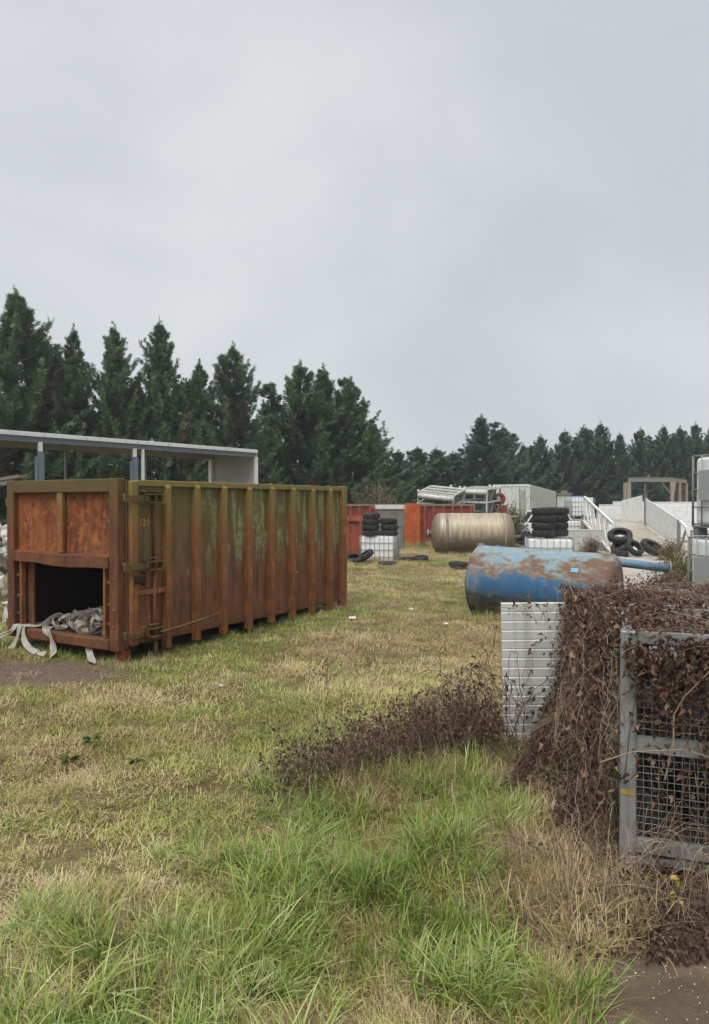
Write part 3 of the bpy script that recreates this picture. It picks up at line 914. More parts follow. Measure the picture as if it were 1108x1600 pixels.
# ------------------------------------------------------------------ caged totes (IBC)
def rounded_box(sx, sy, sz, r, seg=4):
    bm = bmesh.new()
    bmesh.ops.create_cube(bm, size=1.0)
    for v in bm.verts: v.co = Vector((v.co.x * sx, v.co.y * sy, (v.co.z + 0.5) * sz))
    bmesh.ops.bevel(bm, geom=list(bm.edges), offset=r, segments=seg, profile=0.6, affect='EDGES')
    me = bpy.data.meshes.new('bottle'); bm.to_mesh(me); bm.free()
    me.polygons.foreach_set('use_smooth', [True] * len(me.polygons)); me.materials.append(m_plastic)
    return me
ibc_bottle = rounded_box(1.14, 0.94, 0.96, 0.07)
def ibc_cage_mesh(bars=8, rows=5, mat=None):
    mb = MB(); sx, sy, h = 0.595, 0.495, 0.99
    for z in np.linspace(0.02, h, rows):
        mb.tube([(-sx, -sy, z), (sx, -sy, z), (sx, sy, z), (-sx, sy, z), (-sx, -sy, z)], 0.011, 6)
    for x in np.linspace(-sx + 0.02, sx - 0.02, bars):
        for y in (-sy - 0.012, sy + 0.012): mb.tube([(x, y, 0), (x, y, h)], 0.0095, 6)
    for y in np.linspace(-sy + 0.02, sy - 0.02, bars - 1):
        for x in (-sx - 0.012, sx + 0.012): mb.tube([(x, y, 0), (x, y, h)], 0.0095, 6)
    mb.tube([(-0.25, -sy, h + 0.012), (-0.25, sy, h + 0.012)], 0.011, 6); mb.tube([(0.25, -sy, h + 0.012), (0.25, sy, h + 0.012)], 0.011, 6)
    return mb.mesh('cage', mat or m_galv)
ibc_cage = ibc_cage_mesh(mat=m_galvdark)
ibc_cage_light = ibc_cage_mesh(6, 5, m_galv)
def ibc_pallet_mesh():
    mb = MB()
    for x in (-0.52, 0, 0.52):
        for y in (-0.42, 0, 0.42): mb.box((x - 0.07, y - 0.06, 0.02), (x + 0.07, y + 0.06, 0.115))
    for y in (-0.42, 0, 0.42): mb.box((-0.6, y - 0.06, 0), (0.6, y + 0.06, 0.019))
    mb.box((-0.6, -0.5, 0.116), (0.6, 0.5, 0.14))
    return mb.mesh('pallet', m_galvdark)
ibc_pal = ibc_pallet_mesh()
def tote(loc, rotz, label, group='caged white totes', light=False, plate=None, tilt=0, pallet=True):
    t = thing('caged_tote', label, 'tote', loc, group=group, rot=(tilt, 0, rotz))
    link('bottle', ibc_bottle, t, loc=(0, 0, 0.145))
    link('cage', ibc_cage_light if light else ibc_cage, t, loc=(0, 0, 0.14))
    if pallet: link('pallet', ibc_pal, t)
    MB().lathe([(0, 0.05), (0.10, 0.05), (0.115, 0.04), (0.115, 0)], 20).build('cap', m_black if not light else m_galvdark, t, loc=(0, 0, 1.10))
    MB().lathe([(0, 0), (0.04, 0), (0.04, 0.1), (0, 0.1)], 12, 'y').build('valve', m_black, t, loc=(0, -0.60, 0.2))
    for side, x0, x1, z0, z1 in (plate or ()):
        p = MB()
        if side == 'front': p.box((x0, -0.519, z0), (x1, -0.508, z1))
        else: p.box((-0.619, x0, z0), (-0.608, x1, z1))
        p.build('label_plate', m_plate, t)
    return t

G_TS = 'old tyres stacked on the caged totes'
# tote with seven tyres by the red skip
yA = 25.6
tote((PX(594, yA), yA + 0.2, -0.28), R(-14), 'white caged tote under seven tyres beside the red skip')
names = ['bottom', 'second', 'third', 'topmost']
for k in range(4):
    tyre(PX(580, yA) + random.uniform(-.02, .02), yA, 0.93 + 0.20 * k, f'{names[k]} tyre of the taller stack on the tote by the red skip', G_TS, rot=(0, 0.10 if k == 3 else 0.02 * (k % 2), 0))
names3 = ['bottom', 'middle', 'topmost']
for k in range(3):
    tyre(PX(608, yA) + random.uniform(-.02, .02), yA + 0.05, 0.94 + 0.205 * k, f'{names3[k]} tyre of the shorter stack on the tote by the red skip', G_TS, rot=(0, -0.05 if k == 2 else -0.03, 0))
G_TG = 'loose tyres lying on the grass'
tyre(PX(553, 24.5), 24.5, 0.12, 'tyre half hidden behind the corner post of the rusty container', G_TG, rot=(0.2, 0.3, 0))
tyre(PX(571, 24.6), 24.6, 0.22, 'tyre leaning at the foot of the tote near the red skip', G_TG, rot=(0.15, 0.55, 0))
tyre(PX(606, 23.6), 23.6, 0.0, 'half sunken tyre in front of the caged tote', G_TG)
tyre(PX(637, 25.2), 25.2, 0.02, 'sunken tyre just beyond the caged tote, overgrown with grass', G_TG, rot=(0.1, -0.1, 0))
tyre(PX(656, 25.4), 25.4, 0.05, 'sunken tyre touching its neighbour between tote and beige tank', G_TG, rot=(0, 0.1, 0))
tyre(PX(717, 22.4), 22.4, 0.09, 'single tyre lying flat alone between the two tanks', G_TG, s=1.02)

# tote with eight tyres behind the blue tank
yB = 19.9
tote((PX(858, yB), yB, -0.09), R(-10), 'white caged tote carrying two tall tyre stacks behind the blue tank', light=False)
for k in range(4):
    tyre(PX(849, yB - 0.1) + random.uniform(-.015, .015), yB - 0.12, 1.17 + 0.197 * k, f'{names[k]} tyre of the front stack on the tote behind the blue tank', G_TS, rot=(0, 0.04 * (k % 2), 0))
    tyre(PX(871, yB + 0.4) + random.uniform(-.015, .015), yB + 0.38, 1.17 + 0.197 * k, f'{names[k]} tyre of the rear stack on the tote behind the blue tank', G_TS, rot=(0, -0.02, 0))

# ------------------------------------------------------------------ red skips and containers
def red_container():
    Yc = 33.8
    x0, x1 = PX(505, Yc), PX(740, Yc)
    t = thing('red_container', 'long dark red ribbed container with one bright orange door leaf', 'container', (x0, Yc, 0), R(0))
    L = x1 - x0; H = 1.93; W = 2.4
    MB().box((0, 0, 0.15), (L, 0.02, H - 0.08)).build('side_panel', m_darkred, t)
    MB().box((0, W - 0.02, 0.15), (L, W, H - 0.08)).build('side_panel', m_darkred, t)
    MB().box((0, 0.021, 0.15), (0.02, W - 0.021, H - 0.08)).build('end_panel', m_darkred, t)
    MB().box((L - 0.02, 0.021, 0.15), (L, W - 0.021, H - 0.08)).build('end_panel', m_darkred, t)
    MB().box((0, 0.021, 0.10), (L, W - 0.021, 0.149)).build('floor', m_inside, t)
    for y in (-0.06, W - 0.04): MB().box((-0.02, y, H - 0.1), (L + 0.02, y + 0.1, H)).build('top_rail', m_wood if y < 0 else m_darkred, t)
    MB().box((-0.02, -0.06, 0.08), (L + 0.02, -0.001, 0.2)).build('bottom_rail', m_darkred, t)
    rb = MB().box((-0.04, -0.08, 0.2), (0.04, -0.001, H - 0.101)).mesh('rib', m_red)
    for u in (664, 678, 693, 707, 721, 736, 516, 532, 548, 562, 578):
        link('rib', rb, t, loc=(PX(u, Yc) - x0, 0, 0))
    MB().box((PX(632, Yc) - x0, -0.14, 0.06), (PX(656.5, Yc) - x0, -0.085, H + 0.02), ch=0.01).build('door_leaf', m_orange, t)['label'] = 'bright orange door leaf'
red_container()
def red_skip():
    Yc = 27.2
    x0, x1 = PX(470, Yc), PX(567, Yc)
    t = thing('red_skip', 'low faded red steel skip between the rusty container and the tote', 'skip', (x0, Yc, 0))
    L = x1 - x0; H = 1.52; D = 1.6
    MB().box((0, 0, 0.1), (L, 0.02, H - 0.05)).build('front_panel', m_red, t)
    MB().box((0, D, 0.1), (L, D + 0.02, H - 0.05)).build('rear_panel', m_red, t)
    for x in (0, L - 0.02): MB().box((x, 0.021, 0.1), (x + 0.02, D - 0.001, H - 0.05)).build('end_panel', m_red, t)
    MB().box((-0.03, -0.07, H - 0.22), (L + 0.04, -0.001, H)).build('top_beam', m_red, t)
    for x in (L - 0.14, L - 0.62, L - 1.1, L - 1.58): MB().box((x, -0.06, 0.06), (x + 0.11, -0.001, H - 0.221)).build('rib', m_red, t)
    MB().box((0, 0.021, 0.06), (L, D - 0.001, 0.099)).build('floor', m_inside, t)
red_skip()
def grey_sheet():
    Y = 31.0
    t = thing('steel_gate', 'weathered grey steel gate with a pale top flashing beside the orange door', 'gate', (PX(590, Y), Y, 0))
    w = PX(632, Y) - PX(590, Y)
    MB().box((0, 0, 0.02), (w, 0.04, 1.72)).build('sheet', m_greysheet, t)
    MB().box((-0.1, -0.05, 1.721), (w + 0.03, 0.06, 1.90)).build('flashing', m_offwhite, t)
    MB().box((-0.35, -0.07, 1.73), (-0.12, 0.05, 1.86)).build('flashing', m_red, t)
    MB().box((w - 0.06, -0.04, 0.02), (w, -0.001, 1.72)).build('stile', m_greysheet, t)
    MB().box((0, -0.03, 1.0), (w - 0.061, -0.001, 1.05)).build('brace', m_galvdark, t)
grey_sheet()

# ------------------------------------------------------------------ tanks
def dished(Lc, r, dome, n=10):
    p = []
    for i in range(n + 1):
        a = math.pi / 2 * i / n
        p.append((r * math.sin(a) ** 0.75, dome * (1 - math.cos(a))))
    p += [(r, Lc - dome)] if False else []
    q = [(rr, Lc - h) for rr, h in p][::-1]
    mid = [(r, dome + (Lc - 2 * dome) * k / 6) for k in range(1, 6)]
    return p + mid + q
def blue_tank():
    a = Vector((2.12, 13.35, 0.60)); b = Vector((4.42, 12.15, 0.50))
    d = b - a
    L = d.length
    yaw = math.atan2(d.y, d.x); pit = -math.asin(d.z / L)
    t = thing('blue_tank', 'large rusting blue steel tank lying on its side behind the white panel', 'tank', a, rot=(0, pit, yaw))
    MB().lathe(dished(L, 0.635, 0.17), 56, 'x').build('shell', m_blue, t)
    for x in (0.42, L - 0.17):
        MB().lathe([(0.634, x - 0.012), (0.641, x - 0.006), (0.641, x + 0.006), (0.634, x + 0.012)], 56, 'x').build('weld_seam', m_blue, t)
    MB().box((0.10, -0.03, 0.60), (0.22, 0.03, 0.665)).build('lug', m_blue, t)
    MB().box((0.44, -0.02, 0.63), (0.50, 0.02, 0.655)).build('lug', m_blue, t)
    # small stencilled plate
    mt = Matrix.Rotation(R(-35), 4, 'X')
    MB().box((1.86, -0.645, -0.04), (1.98, -0.634, 0.04), mt).build('rating_plate', plain('plate_blue', (0.12, 0.34, 0.55), 0.5, dirt=(0.4, 0.42, 0.35)), t)
    return t
TANK = blue_tank()
def blue_pipe(t):
    Mi = (Matrix.Translation(t.location) @ t.rotation_euler.to_matrix().to_4x4()).inverted()
    a = Mi @ Vector((4.36, 12.42, 1.0)); b = Mi @ Vector((5.26, 12.35, 0.895))
    MB().tube([a, b], 0.072, 18).build('outlet_pipe', m_blue_pipe, t)
    d = (b - a).normalized()
    MB().tube([b, b + d * 0.025], 0.125, 20, smooth=False).build('flange', m_galvdark, t)
m_blue_pipe = plain('pipe_blue', (0.12, 0.21, 0.30), 0.6, var=0.3, dirt=(0.28, 0.30, 0.30))
blue_pipe(TANK)
def beige_tank():
    a = Vector((PX(674, 28.3), 28.3, 0.80)); b = Vector((PX(803, 28.1), 28.1, 0.80))
    d = b - a; L = d.length
    t = thing('beige_tank', 'big beige metal tank lying on the grass in front of the red container', 'tank', a, rot=(0, 0, math.atan2(d.y, d.x)))
    MB().lathe(dished(L, 0.79, 0.34), 56, 'x').build('shell', m_beige, t)
    MB().lathe([(0.789, 0.52), (0.797, 0.53), (0.797, 0.62), (0.789, 0.63)], 56, 'x').build('band', m_greysheet, t)
    MB().lathe([(0.789, L - 0.43), (0.80, L - 0.42), (0.80, L - 0.38), (0.789, L - 0.37)], 56, 'x').build('band', m_palewood, t)
    MB().lathe([(0, -0.16), (0.16, -0.16), (0.17, -0.14), (0.17, -0.10), (0.11, -0.09), (0.11, 0.15)], 20, 'x').build('nozzle', m_galvdark, t)
    for z in (0.64, -0.45, -0.1):
        MB().lathe([(0, 0), (0.055, 0), (0.055, 0.42), (0, 0.42)], 12, 'x').build('pipe_stub', m_wood, t, loc=(L - 0.28 if z > 0.5 else L - 0.2, -0.2, z))
    for x in (0.7, L - 0.75):
        MB().box((x - 0.12, -0.45, -0.80), (x + 0.12, 0.45, -0.62)).build('cradle', m_greysheet, t)
beige_tank()

# ------------------------------------------------------------------ stack of white steel frames
def rack(loc, rot, sx, sy, sz, label, tiers=1):
    t = thing('steel_rack', label, 'rack', loc, rot=rot, group='white steel racks stacked behind the red container')
    for x in (0, sx):
        for y in (0, sy):
            MB().box((x - 0.04, y - 0.04, 0), (x + 0.04, y + 0.04, sz), ch=0.008).build('post', m_offwhite, t)
    for k in range(tiers + 1):
        z = sz * k / tiers
        for y in (0, sy): MB().box((0.041, y - 0.05, z - 0.06), (sx - 0.041, y + 0.05, z + 0.04)).build('rail', m_offwhite, t)
        for x in (0, sx): MB().box((x - 0.035, 0.051, z - 0.05), (x + 0.035, sy - 0.051, z + 0.035)).build('rail', m_offwhite, t)
    MB().tube([(0.0, -0.04, sz - 0.16), (sx, -0.04, sz - 0.16)], 0.13, 12).build('round_beam', m_offwhite, t)
    MB().box((0.04, 0.05, sz - 0.02), (sx - 0.04, sy - 0.05, sz + 0.005)).build('deck', m_offwhite, t)
    n = 6
    for k in range(n):
        y = 0.15 + (sy - 0.3) * k / (n - 1)
        MB().box((0.04, y - 0.045, sz + 0.006), (sx - 0.04, y + 0.045, sz + 0.06)).build('slat', m_offwhite if k % 2 else m_greysheet, t)
    for k in range(tiers):
        z0 = sz * k / tiers; z1 = sz * (k + 1) / tiers
        m = 4
        for j in range(m):
            ya = sy * j / m; yb = sy * (j + 1) / m
            za, zb = (z0, z1) if j % 2 else (z1, z0)
            MB().bar((sx, ya, za), (sx, yb, zb), 0.05).build('brace', m_galvdark, t)
        MB().box((sx - 0.25, 0.05, z0 + 0.05), (sx - 0.23, sy - 0.05, z1 - 0.06)).build('back_sheet', m_greysheet, t)
    for x, y in ((0, 0), (sx, sy), (sx * 0.6, sy)):
        MB().box((x - 0.06, y - 0.06, sz + 0.041), (x + 0.05, y + 0.05, sz + 0.15)).build('stacking_foot', m_white, t)
    return t
Yr = 38.0
rack((PX(655, Yr), Yr + 0.6, 1.98), (R(11), R(6), R(-24)), 1.9, 2.0, 0.55, 'white steel rack tipped forward on top, lower of the two visible')
rack((PX(655, Yr), Yr + 0.6, 0.0), (0, 0, R(-24)), 1.9, 2.0, 1.85, 'white steel rack underneath the tipped one, mostly hidden by the red container', 2)
rack((PX(722, 39.6), 40.4, 0.0), (R(4), R(2), R(-32)), 1.55, 2.0, 2.75, 'taller white steel rack with cross braces next to the red frame', 4)
def red_machine():
    Y = 41
    t = thing('red_machine', 'dull red machine frame with round guard beside the white box trailer', 'machine', (PX(772, Y), Y, 0))
    MB().box((0, 0, 0), (0.16, 0.3, 2.35)).build('mast', m_darkred, t)
    MB().lathe([(0.12, 0), (0.28, 0), (0.33, 0.04), (0.33, 0.18), (0.28, 0.22), (0.12, 0.22)], 20, 'y', closed=True).build('guard', m_darkred, t, loc=(0.32, -0.05, 2.2))
    MB().box((0.17, 0, 0.3), (0.75, 0.3, 1.85)).build('housing', m_darkred, t)
    MB().box((-0.2, -0.2, 0), (0.9, 0.5, 0.29)).build('base', m_galvdark, t)
red_machine()

# ------------------------------------------------------------------ white box trailer and box behind
def box_trailer():
    a = Vector((PX(828, 46), 46, 0)); b = Vector((PX(869, 57), 57, 0))
    d = b - a; L = d.length
    t = thing('box_trailer', 'dirty white box trailer with a ladder on its end wall', 'trailer', a, rot=(0, R(1.35), math.atan2(d.y, d.x)))
    W, z0, z1 = 2.35, 0.9, 3.12
    MB().box((0, 0, z0), (L, W, z1), ch=0.03).build('box', m_offwhite, t)
    for k in range(1, 12):
        MB().box((L * k / 12, -0.02, z0 + 0.02), (L * k / 12 + 0.04, -0.001, z1 - 0.02)).build('side_rib', m_offwhite, t)
    MB().box((-0.03, 0.0, z1 - 0.1), (-0.001, W, z1 + 0.01)).build('end_rail', m_white, t)
    for y in (0.0, W - 0.07, W * 0.42): MB().box((-0.03, y, z0), (-0.001, y + 0.07, z1 - 0.101)).build('end_post', m_offwhite, t)
    for y in (0.3, 0.62): MB().box((-0.08, y, z0 + 0.1), (-0.045, y + 0.035, z1 - 0.2)).build('ladder_rail', m_galvdark, t)
    for k in range(8): MB().box((-0.075, 0.336, z0 + 0.2 + k * 0.23), (-0.05, 0.619, z0 + 0.225 + k * 0.23)).build('rung', m_galvdark, t)
    for x in (0.9, 2.2, 9.5):
        for y in (0.2, W - 0.2):
            MB().lathe([(0.25, -0.13), (0.45, -0.14), (0.49, -0.1), (0.49, 0.1), (0.45, 0.14), (0.25, 0.13)], 24, 'y', closed=True).build('wheel', m_tyre, t, loc=(x, y, 0.49 + x * 0.0235))
    MB().box((0.1, 0.7, 0.6), (L - 0.2, 1.6, z0 - 0.001)).build('chassis', m_galvdark, t)
box_trailer()
def back_box():
    Y = 58.5
    t = thing('storage_box', 'brownish white storage box with a flat lid beyond the box trailer', 'container', (PX(871, Y), Y, 0), R(-12))
    w = PX(892, Y) - PX(871, Y)
    MB().box((0, 0, 0), (w, 2.2, 2.6)).build('box', m_offwhite, t)
    MB().box((-0.1, -0.1, 2.601), (w + 0.1, 2.3, 2.75)).build('lid', m_greysheet, t)
    MB().box((w * 0.3, 0.3, 2.751), (w * 0.75, 0.9, 2.95)).build('vent_cap', m_greysheet, t)
    for k in range(1, 4): MB().box((w * k / 4, -0.03, 0.05), (w * k / 4 + 0.05, -0.001, 2.59)).build('rib', m_offwhite, t)
back_box()
def tarp_pile():
    Y = 60
    x0, x1 = PX(893, Y), PX(914, Y)
    vs = []; fs = []
    n = 14
    for i in range(n + 1):
        for j in range(n + 1):
            a, b = i / n, j / n
            h = 2.15 * min(1, 6 * min(a, 1 - a, b, 1 - b)) + (0.25 * vnoise(a * 4, b * 4, 8) if 0.1 < a < 0.9 and 0.1 < b < 0.9 else 0)
            vs.append((x0 + (x1 - x0) * a, Y + 1.2 * b, h))
    for i in range(n):
        for j in range(n):
            a = i * (n + 1) + j; fs.append((a, a + n + 1, a + n + 2, a + 1))
    t = thing('covered_load', 'crate-sized load under a crumpled blue and grey tarp', 'load', (0, 0, 0))
    MB().add(vs, fs, True).build('tarp', m_greysheet, t)
    MB().box((x0 + 0.1, Y + 0.1, 2.30), (x1 - 0.1, Y + 0.9, 2.52), ch=0.08).build('tarp_fold', m_bluetarp, t)
tarp_pile()

# ------------------------------------------------------------------ small wrecked car behind the tyres
def car():
    Y = 36.5
    x0, x1 = PX(803, Y), PX(899, Y)
    L = x1 - x0
    t = thing('parked_car', 'old white hatchback with dark windows behind the tyre stacks', 'car', (x0, Y, 0))
    W = 1.6
    body = [(0.05, 0.35), (0.0, 0.62), (0.18, 0.85), (0.62, 0.98), (L - 0.25, 1.0), (L - 0.02, 0.9), (L, 0.4), (L - 0.1, 0.28), (0.2, 0.26)]
    def extrude(pts, y0, y1):
        n = len(pts)
        return MB().add([(x, y0, z) for x, z in pts] + [(x, y1, z) for x, z in pts],
                        [tuple(range(n)), tuple(range(2*n-1, n-1, -1))] + [(i, n+i, n+(i+1) % n, (i+1) % n) for i in range(n)])
    extrude(body, 0, W).build('body', m_white, t, bevel=0.04)
    glass = [(0.68, 0.99), (1.02, 1.50), (L - 0.45, 1.52), (L - 0.12, 1.01)]
    extrude(glass, 0.10, W - 0.10).build('window', m_glass, t)
    extrude([(0.98, 1.50), (1.02, 1.60), (L - 0.5, 1.62), (L - 0.38, 1.52)], 0.05, W - 0.05).build('roof', m_white, t, bevel=0.03)
    for a, b in (((0.66, 0.99), (1.02, 1.52)), ((L * 0.52, 1.0), (L * 0.52, 1.52)), ((L - 0.12, 1.0), (L - 0.42, 1.52))):
        for y in (0.075, W - 0.075): MB().bar((a[0], y, a[1]), (b[0], y, b[1]), 0.07, 0.07).build('pillar', m_white, t)
    w = MB().lathe([(0.16, -0.08), (0.28, -0.09), (0.30, -0.06), (0.30, 0.06), (0.28, 0.09), (0.16, 0.08)], 24, 'y', closed=True).mesh('wheel', m_tyre)
    for x in (0.62, L - 0.6):
        for y in (0.06, W - 0.06): link('wheel', w, t, loc=(x, y, 0.30))
    for y in (0.3, 1.3): MB().box((-0.02, y - 0.12, 0.62), (0.06, y + 0.12, 0.76), ch=0.02).build('headlight', m_galv, t)
    MB().box((L - 0.03, 0.05, 0.35), (L + 0.06, W - 0.05, 0.55), ch=0.02).build('bumper', m_black, t)
    MB().box((-0.06, 0.05, 0.32), (0.03, W - 0.05, 0.5), ch=0.02).build('bumper', m_black, t)
car()
for k in range(2):
    tyre(PX(823, 34), 34, 0.14 + 0.27 * k, ('lower' if k == 0 else 'upper') + ' of two big tyres stacked on grass near the beige tank', 'pair of big tyres by the beige tank', truck=True, s=0.82)

# far totes stacked
Yt = 38.5
tote((PX(905, Yt), Yt, 0.0), R(8), 'lower of two stacked white totes behind the ramp railing')
tote((PX(905, Yt), Yt, 1.14), R(6), 'upper of two stacked white totes behind the ramp railing')
tote((PX(888, 35), 35.2, 0.0), R(-4), 'white caged tote half hidden beside the hatchback')

# ------------------------------------------------------------------ corrugated white panels
def ribbed_panel(w, h, th=0.035, pitch=0.12, depth=0.012):
    """thin wall with horizontal plank grooves, local x along, z up, front at y=0"""
    prof = []
    n = max(1, int(round(h / pitch))); p = h / n
    for i in range(n):
        z = i * p
        prof += [(depth, z + 0.001), (0.0, z + 0.014), (0.0, z + p - 0.014), (depth, z + p - 0.001)]
    m = len(prof)
    vs = [(0, y, z) for y, z in prof] + [(w, y, z) for y, z in prof] + [(0, th, 0), (0, th, h), (w, th, 0), (w, th, h)]
    fs = [(i, m + i, m + i + 1, i + 1) for i in range(m - 1)]
    a = 2 * m
    fs += [(a, a + 1, a + 3, a + 2), (m - 1, 2 * m - 1, a + 3, a + 1), (0, a, a + 2, m)]
    fs += [tuple(list(range(m)) + [a + 1, a]), tuple(list(range(2 * m - 1, m - 1, -1)) + [a + 2, a + 3])]
    return MB().add(vs, fs)
def wall_panel(u0, u1, Y0, Y1, z0, z1, label, name='panel_wall', m=m_whitewall):
    a = Vector((PX(u0, Y0), Y0, z0)); b = Vector((PX(u1, Y1), Y1, z0)); d = b - a
    t = thing(name, label, 'wall', a, math.atan2(d.y, d.x), 'white plank walls around the ramp')
    ribbed_panel(d.length, z1 - z0, pitch=0.25).build('planks', m, t)
    MB().box((0, -0.015, z1 - z0 + 0.001), (d.length, 0.05, z1 - z0 + 0.05)).build('capping', m_white, t)
    for x in np.linspace(0.05, d.length - 0.1, max(2, int(d.length / 1.6))):
        MB().box((x, 0.036, -min(z0, 0.0)), (x + 0.08, 0.12, z1 - z0)).build('stud', m_galvdark, t)
    return t
wall_panel(1006, 1125, 37.5, 37.5, 0.05, 1.98, 'long white plank wall reaching to the stacked totes at the yard edge')
wall_panel(936, 985, 40.0, 40.0, 0.05, 1.84, 'white plank wall at the head of the ramp')
wall_panel(958, 1006, 44.5, 44.5, 0.05, 2.02, 'strip of white plank wall under the open shelter')
wall_panel(880, 957, 29.8, 30.0, 0.02, 0.86, 'low greyish plank panel standing below the ramp railing', m=m_panel)

# ------------------------------------------------------------------ loading ramp
def ramp():
    A = Vector((9.84, 28.0, 0.05)); B = Vector((10.62, 34.0, 1.11))
    W = 2.6
    d = B - A
    t = thing('loading_ramp', 'white steel loading ramp with truss railing and plank side wall', 'ramp', (0, 0, 0))
    s = Vector((d.y, -d.x, 0)).normalized() * W
    up = Vector((0, 0, 1))
    th = Vector((0, 0, 0.16))
    # deck with three plank strips
    for k, (f0, f1, m) in enumerate(((0.03, 0.34, m_deck), (0.345, 0.40, m_offwhite), (0.405, 0.97, m_deck))):
        q = [A + s * f0, A + s * f1, B + s * f1, B + s * f0]
        mb = MB().add([p for p in q] + [p - th for p in q], [(0, 1, 2, 3), (7, 6, 5, 4), (0, 4, 5, 1), (1, 5, 6, 2), (2, 6, 7, 3), (3, 7, 4, 0)])
        mb.build('deck_strip', m, t)
    def rail(off, H):
        a0 = A + s * off; b0 = B + s * off
        a1 = a0 + up * H; b1 = b0 + up * H
        MB().bar(a0 - up * 0.02, b0 - up * 0.02, 0.09, 0.11).build('bottom_chord', m_white, t)
        MB().bar(a1, b1, 0.09, 0.09).build('top_chord', m_white, t)
        n = 6
        for k in range(n + 1):
            f = k / n
            MB().bar(a0.lerp(b0, f), a1.lerp(b1, f), 0.06).build('strut', m_white, t)
            if k < n: MB().bar(a0.lerp(b0, f), a1.lerp(b1, (k + 1) / n), 0.045).build('diagonal', m_white, t)
    rail(0.0, 1.14)
    # plank wall on the other side: two sections following the slope
    for f0, f1, h in ((0.12, 0.93, 1.16),):
        a0 = (A + s).lerp(B + s, f0); b0 = (A + s).lerp(B + s, f1)
        n = 9
        for k in range(n):
            z0 = h * k / n; z1 = h * (k + 1) / n - 0.012
            q = [a0 + up * z0, b0 + up * z0, b0 + up * z1, a0 + up * z1]
            o = s.normalized() * 0.03
            MB().add([p for p in q] + [p + o for p in q], [(0, 1, 2, 3), (7, 6, 5, 4), (0, 4, 5, 1), (1, 5, 6, 2), (2, 6, 7, 3), (3, 7, 4, 0)]).build('plank', m_whitewall, t)
        o = s.normalized() * 0.033
        q = [a0 + o, b0 + o, b0 + up * (h - 0.03) + o, a0 + up * (h - 0.03) + o]
        MB().add(q + [p + o * 0.5 for p in q], [(3, 2, 1, 0), (4, 5, 6, 7), (0, 1, 5, 4), (2, 3, 7, 6)]).build('backing', m_galv, t)
        for p in (a0, b0):
            MB().bar(p - up * 0.1, p + up * h, 0.10).build('post', m_galvdark, t)
    e0 = A + s; e1 = (A + s).lerp(B + s, 0.10)
    MB().bar(e0 + up * 1.0 + s * 0.02, e1 + up * 1.14, 0.08).build('end_rail', m_white, t)
    MB().bar(e0 + s * 0.14 - up * 0.05, e0 + up * 1.0 + s * 0.02, 0.10).build('end_post', m_white, t)
    MB().bar(e1, e0 + up * 0.95 + s * 0.02, 0.06).build('brace', m_galvdark, t)
    # landing behind the ramp
    b2 = B + Vector((0.4, 5.6, 0))
    q = [B, B + s, b2 + s * 1.6, b2]
    q = [p + d.normalized() * 0.02 for p in q]
    MB().add(q + [Vector((p.x, p.y, 0.03)) for p in q], [(0, 1, 2, 3), (7, 6, 5, 4), (0, 4, 5, 1), (1, 5, 6, 2), (2, 6, 7, 3), (3, 7, 4, 0)]).build('landing', m_deck, t)
    # angled wing wall on the landing
    a0 = B + s * 0.80 + Vector((0.2, 1.8, 0)); b0 = B + s * 0.985
    q = [a0, b0, b0 + up * 1.22, a0 + up * 0.98]
    o = Vector((0.02, 0.03, 0))
    MB().add(q + [p + o for p in q], [(0, 1, 2, 3), (7, 6, 5, 4), (0, 4, 5, 1), (1, 5, 6, 2), (2, 6, 7, 3), (3, 7, 4, 0)]).build('wing_wall', m_whitewall, t)
ramp()
G_TR = 'big tyres dumped at the foot of the ramp'
tyre(PX(975, 27.2), 27.6, 0.75, 'big tyre tilted on top of another against the ramp railing', G_TR, True, (R(25), R(14), 0), 0.92)
tyre(PX(973, 27.2), 27.2, 0.40, 'big tyre underneath, pressed against the ramp railing post', G_TR, True, (R(35), R(12), 0), 0.92)
tyre(PX(992, 26.6), 26.6, 0.36, 'smaller middle tyre leaning towards the yard at the ramp foot', G_TR, True, (R(48), R(-10), 0), 0.72)
tyre(PX(1020, 26.9), 26.9, 0.34, 'big tyre lying tilted near the plank side wall of the ramp', G_TR, True, (R(32), R(8), 0), 0.95)
tyre(PX(969, 26.4), 26.4, 0.16, 'small flat tyre at the bottom of the ramp tyre pile', G_TR, False, (R(8), 0, 0), 1.0)

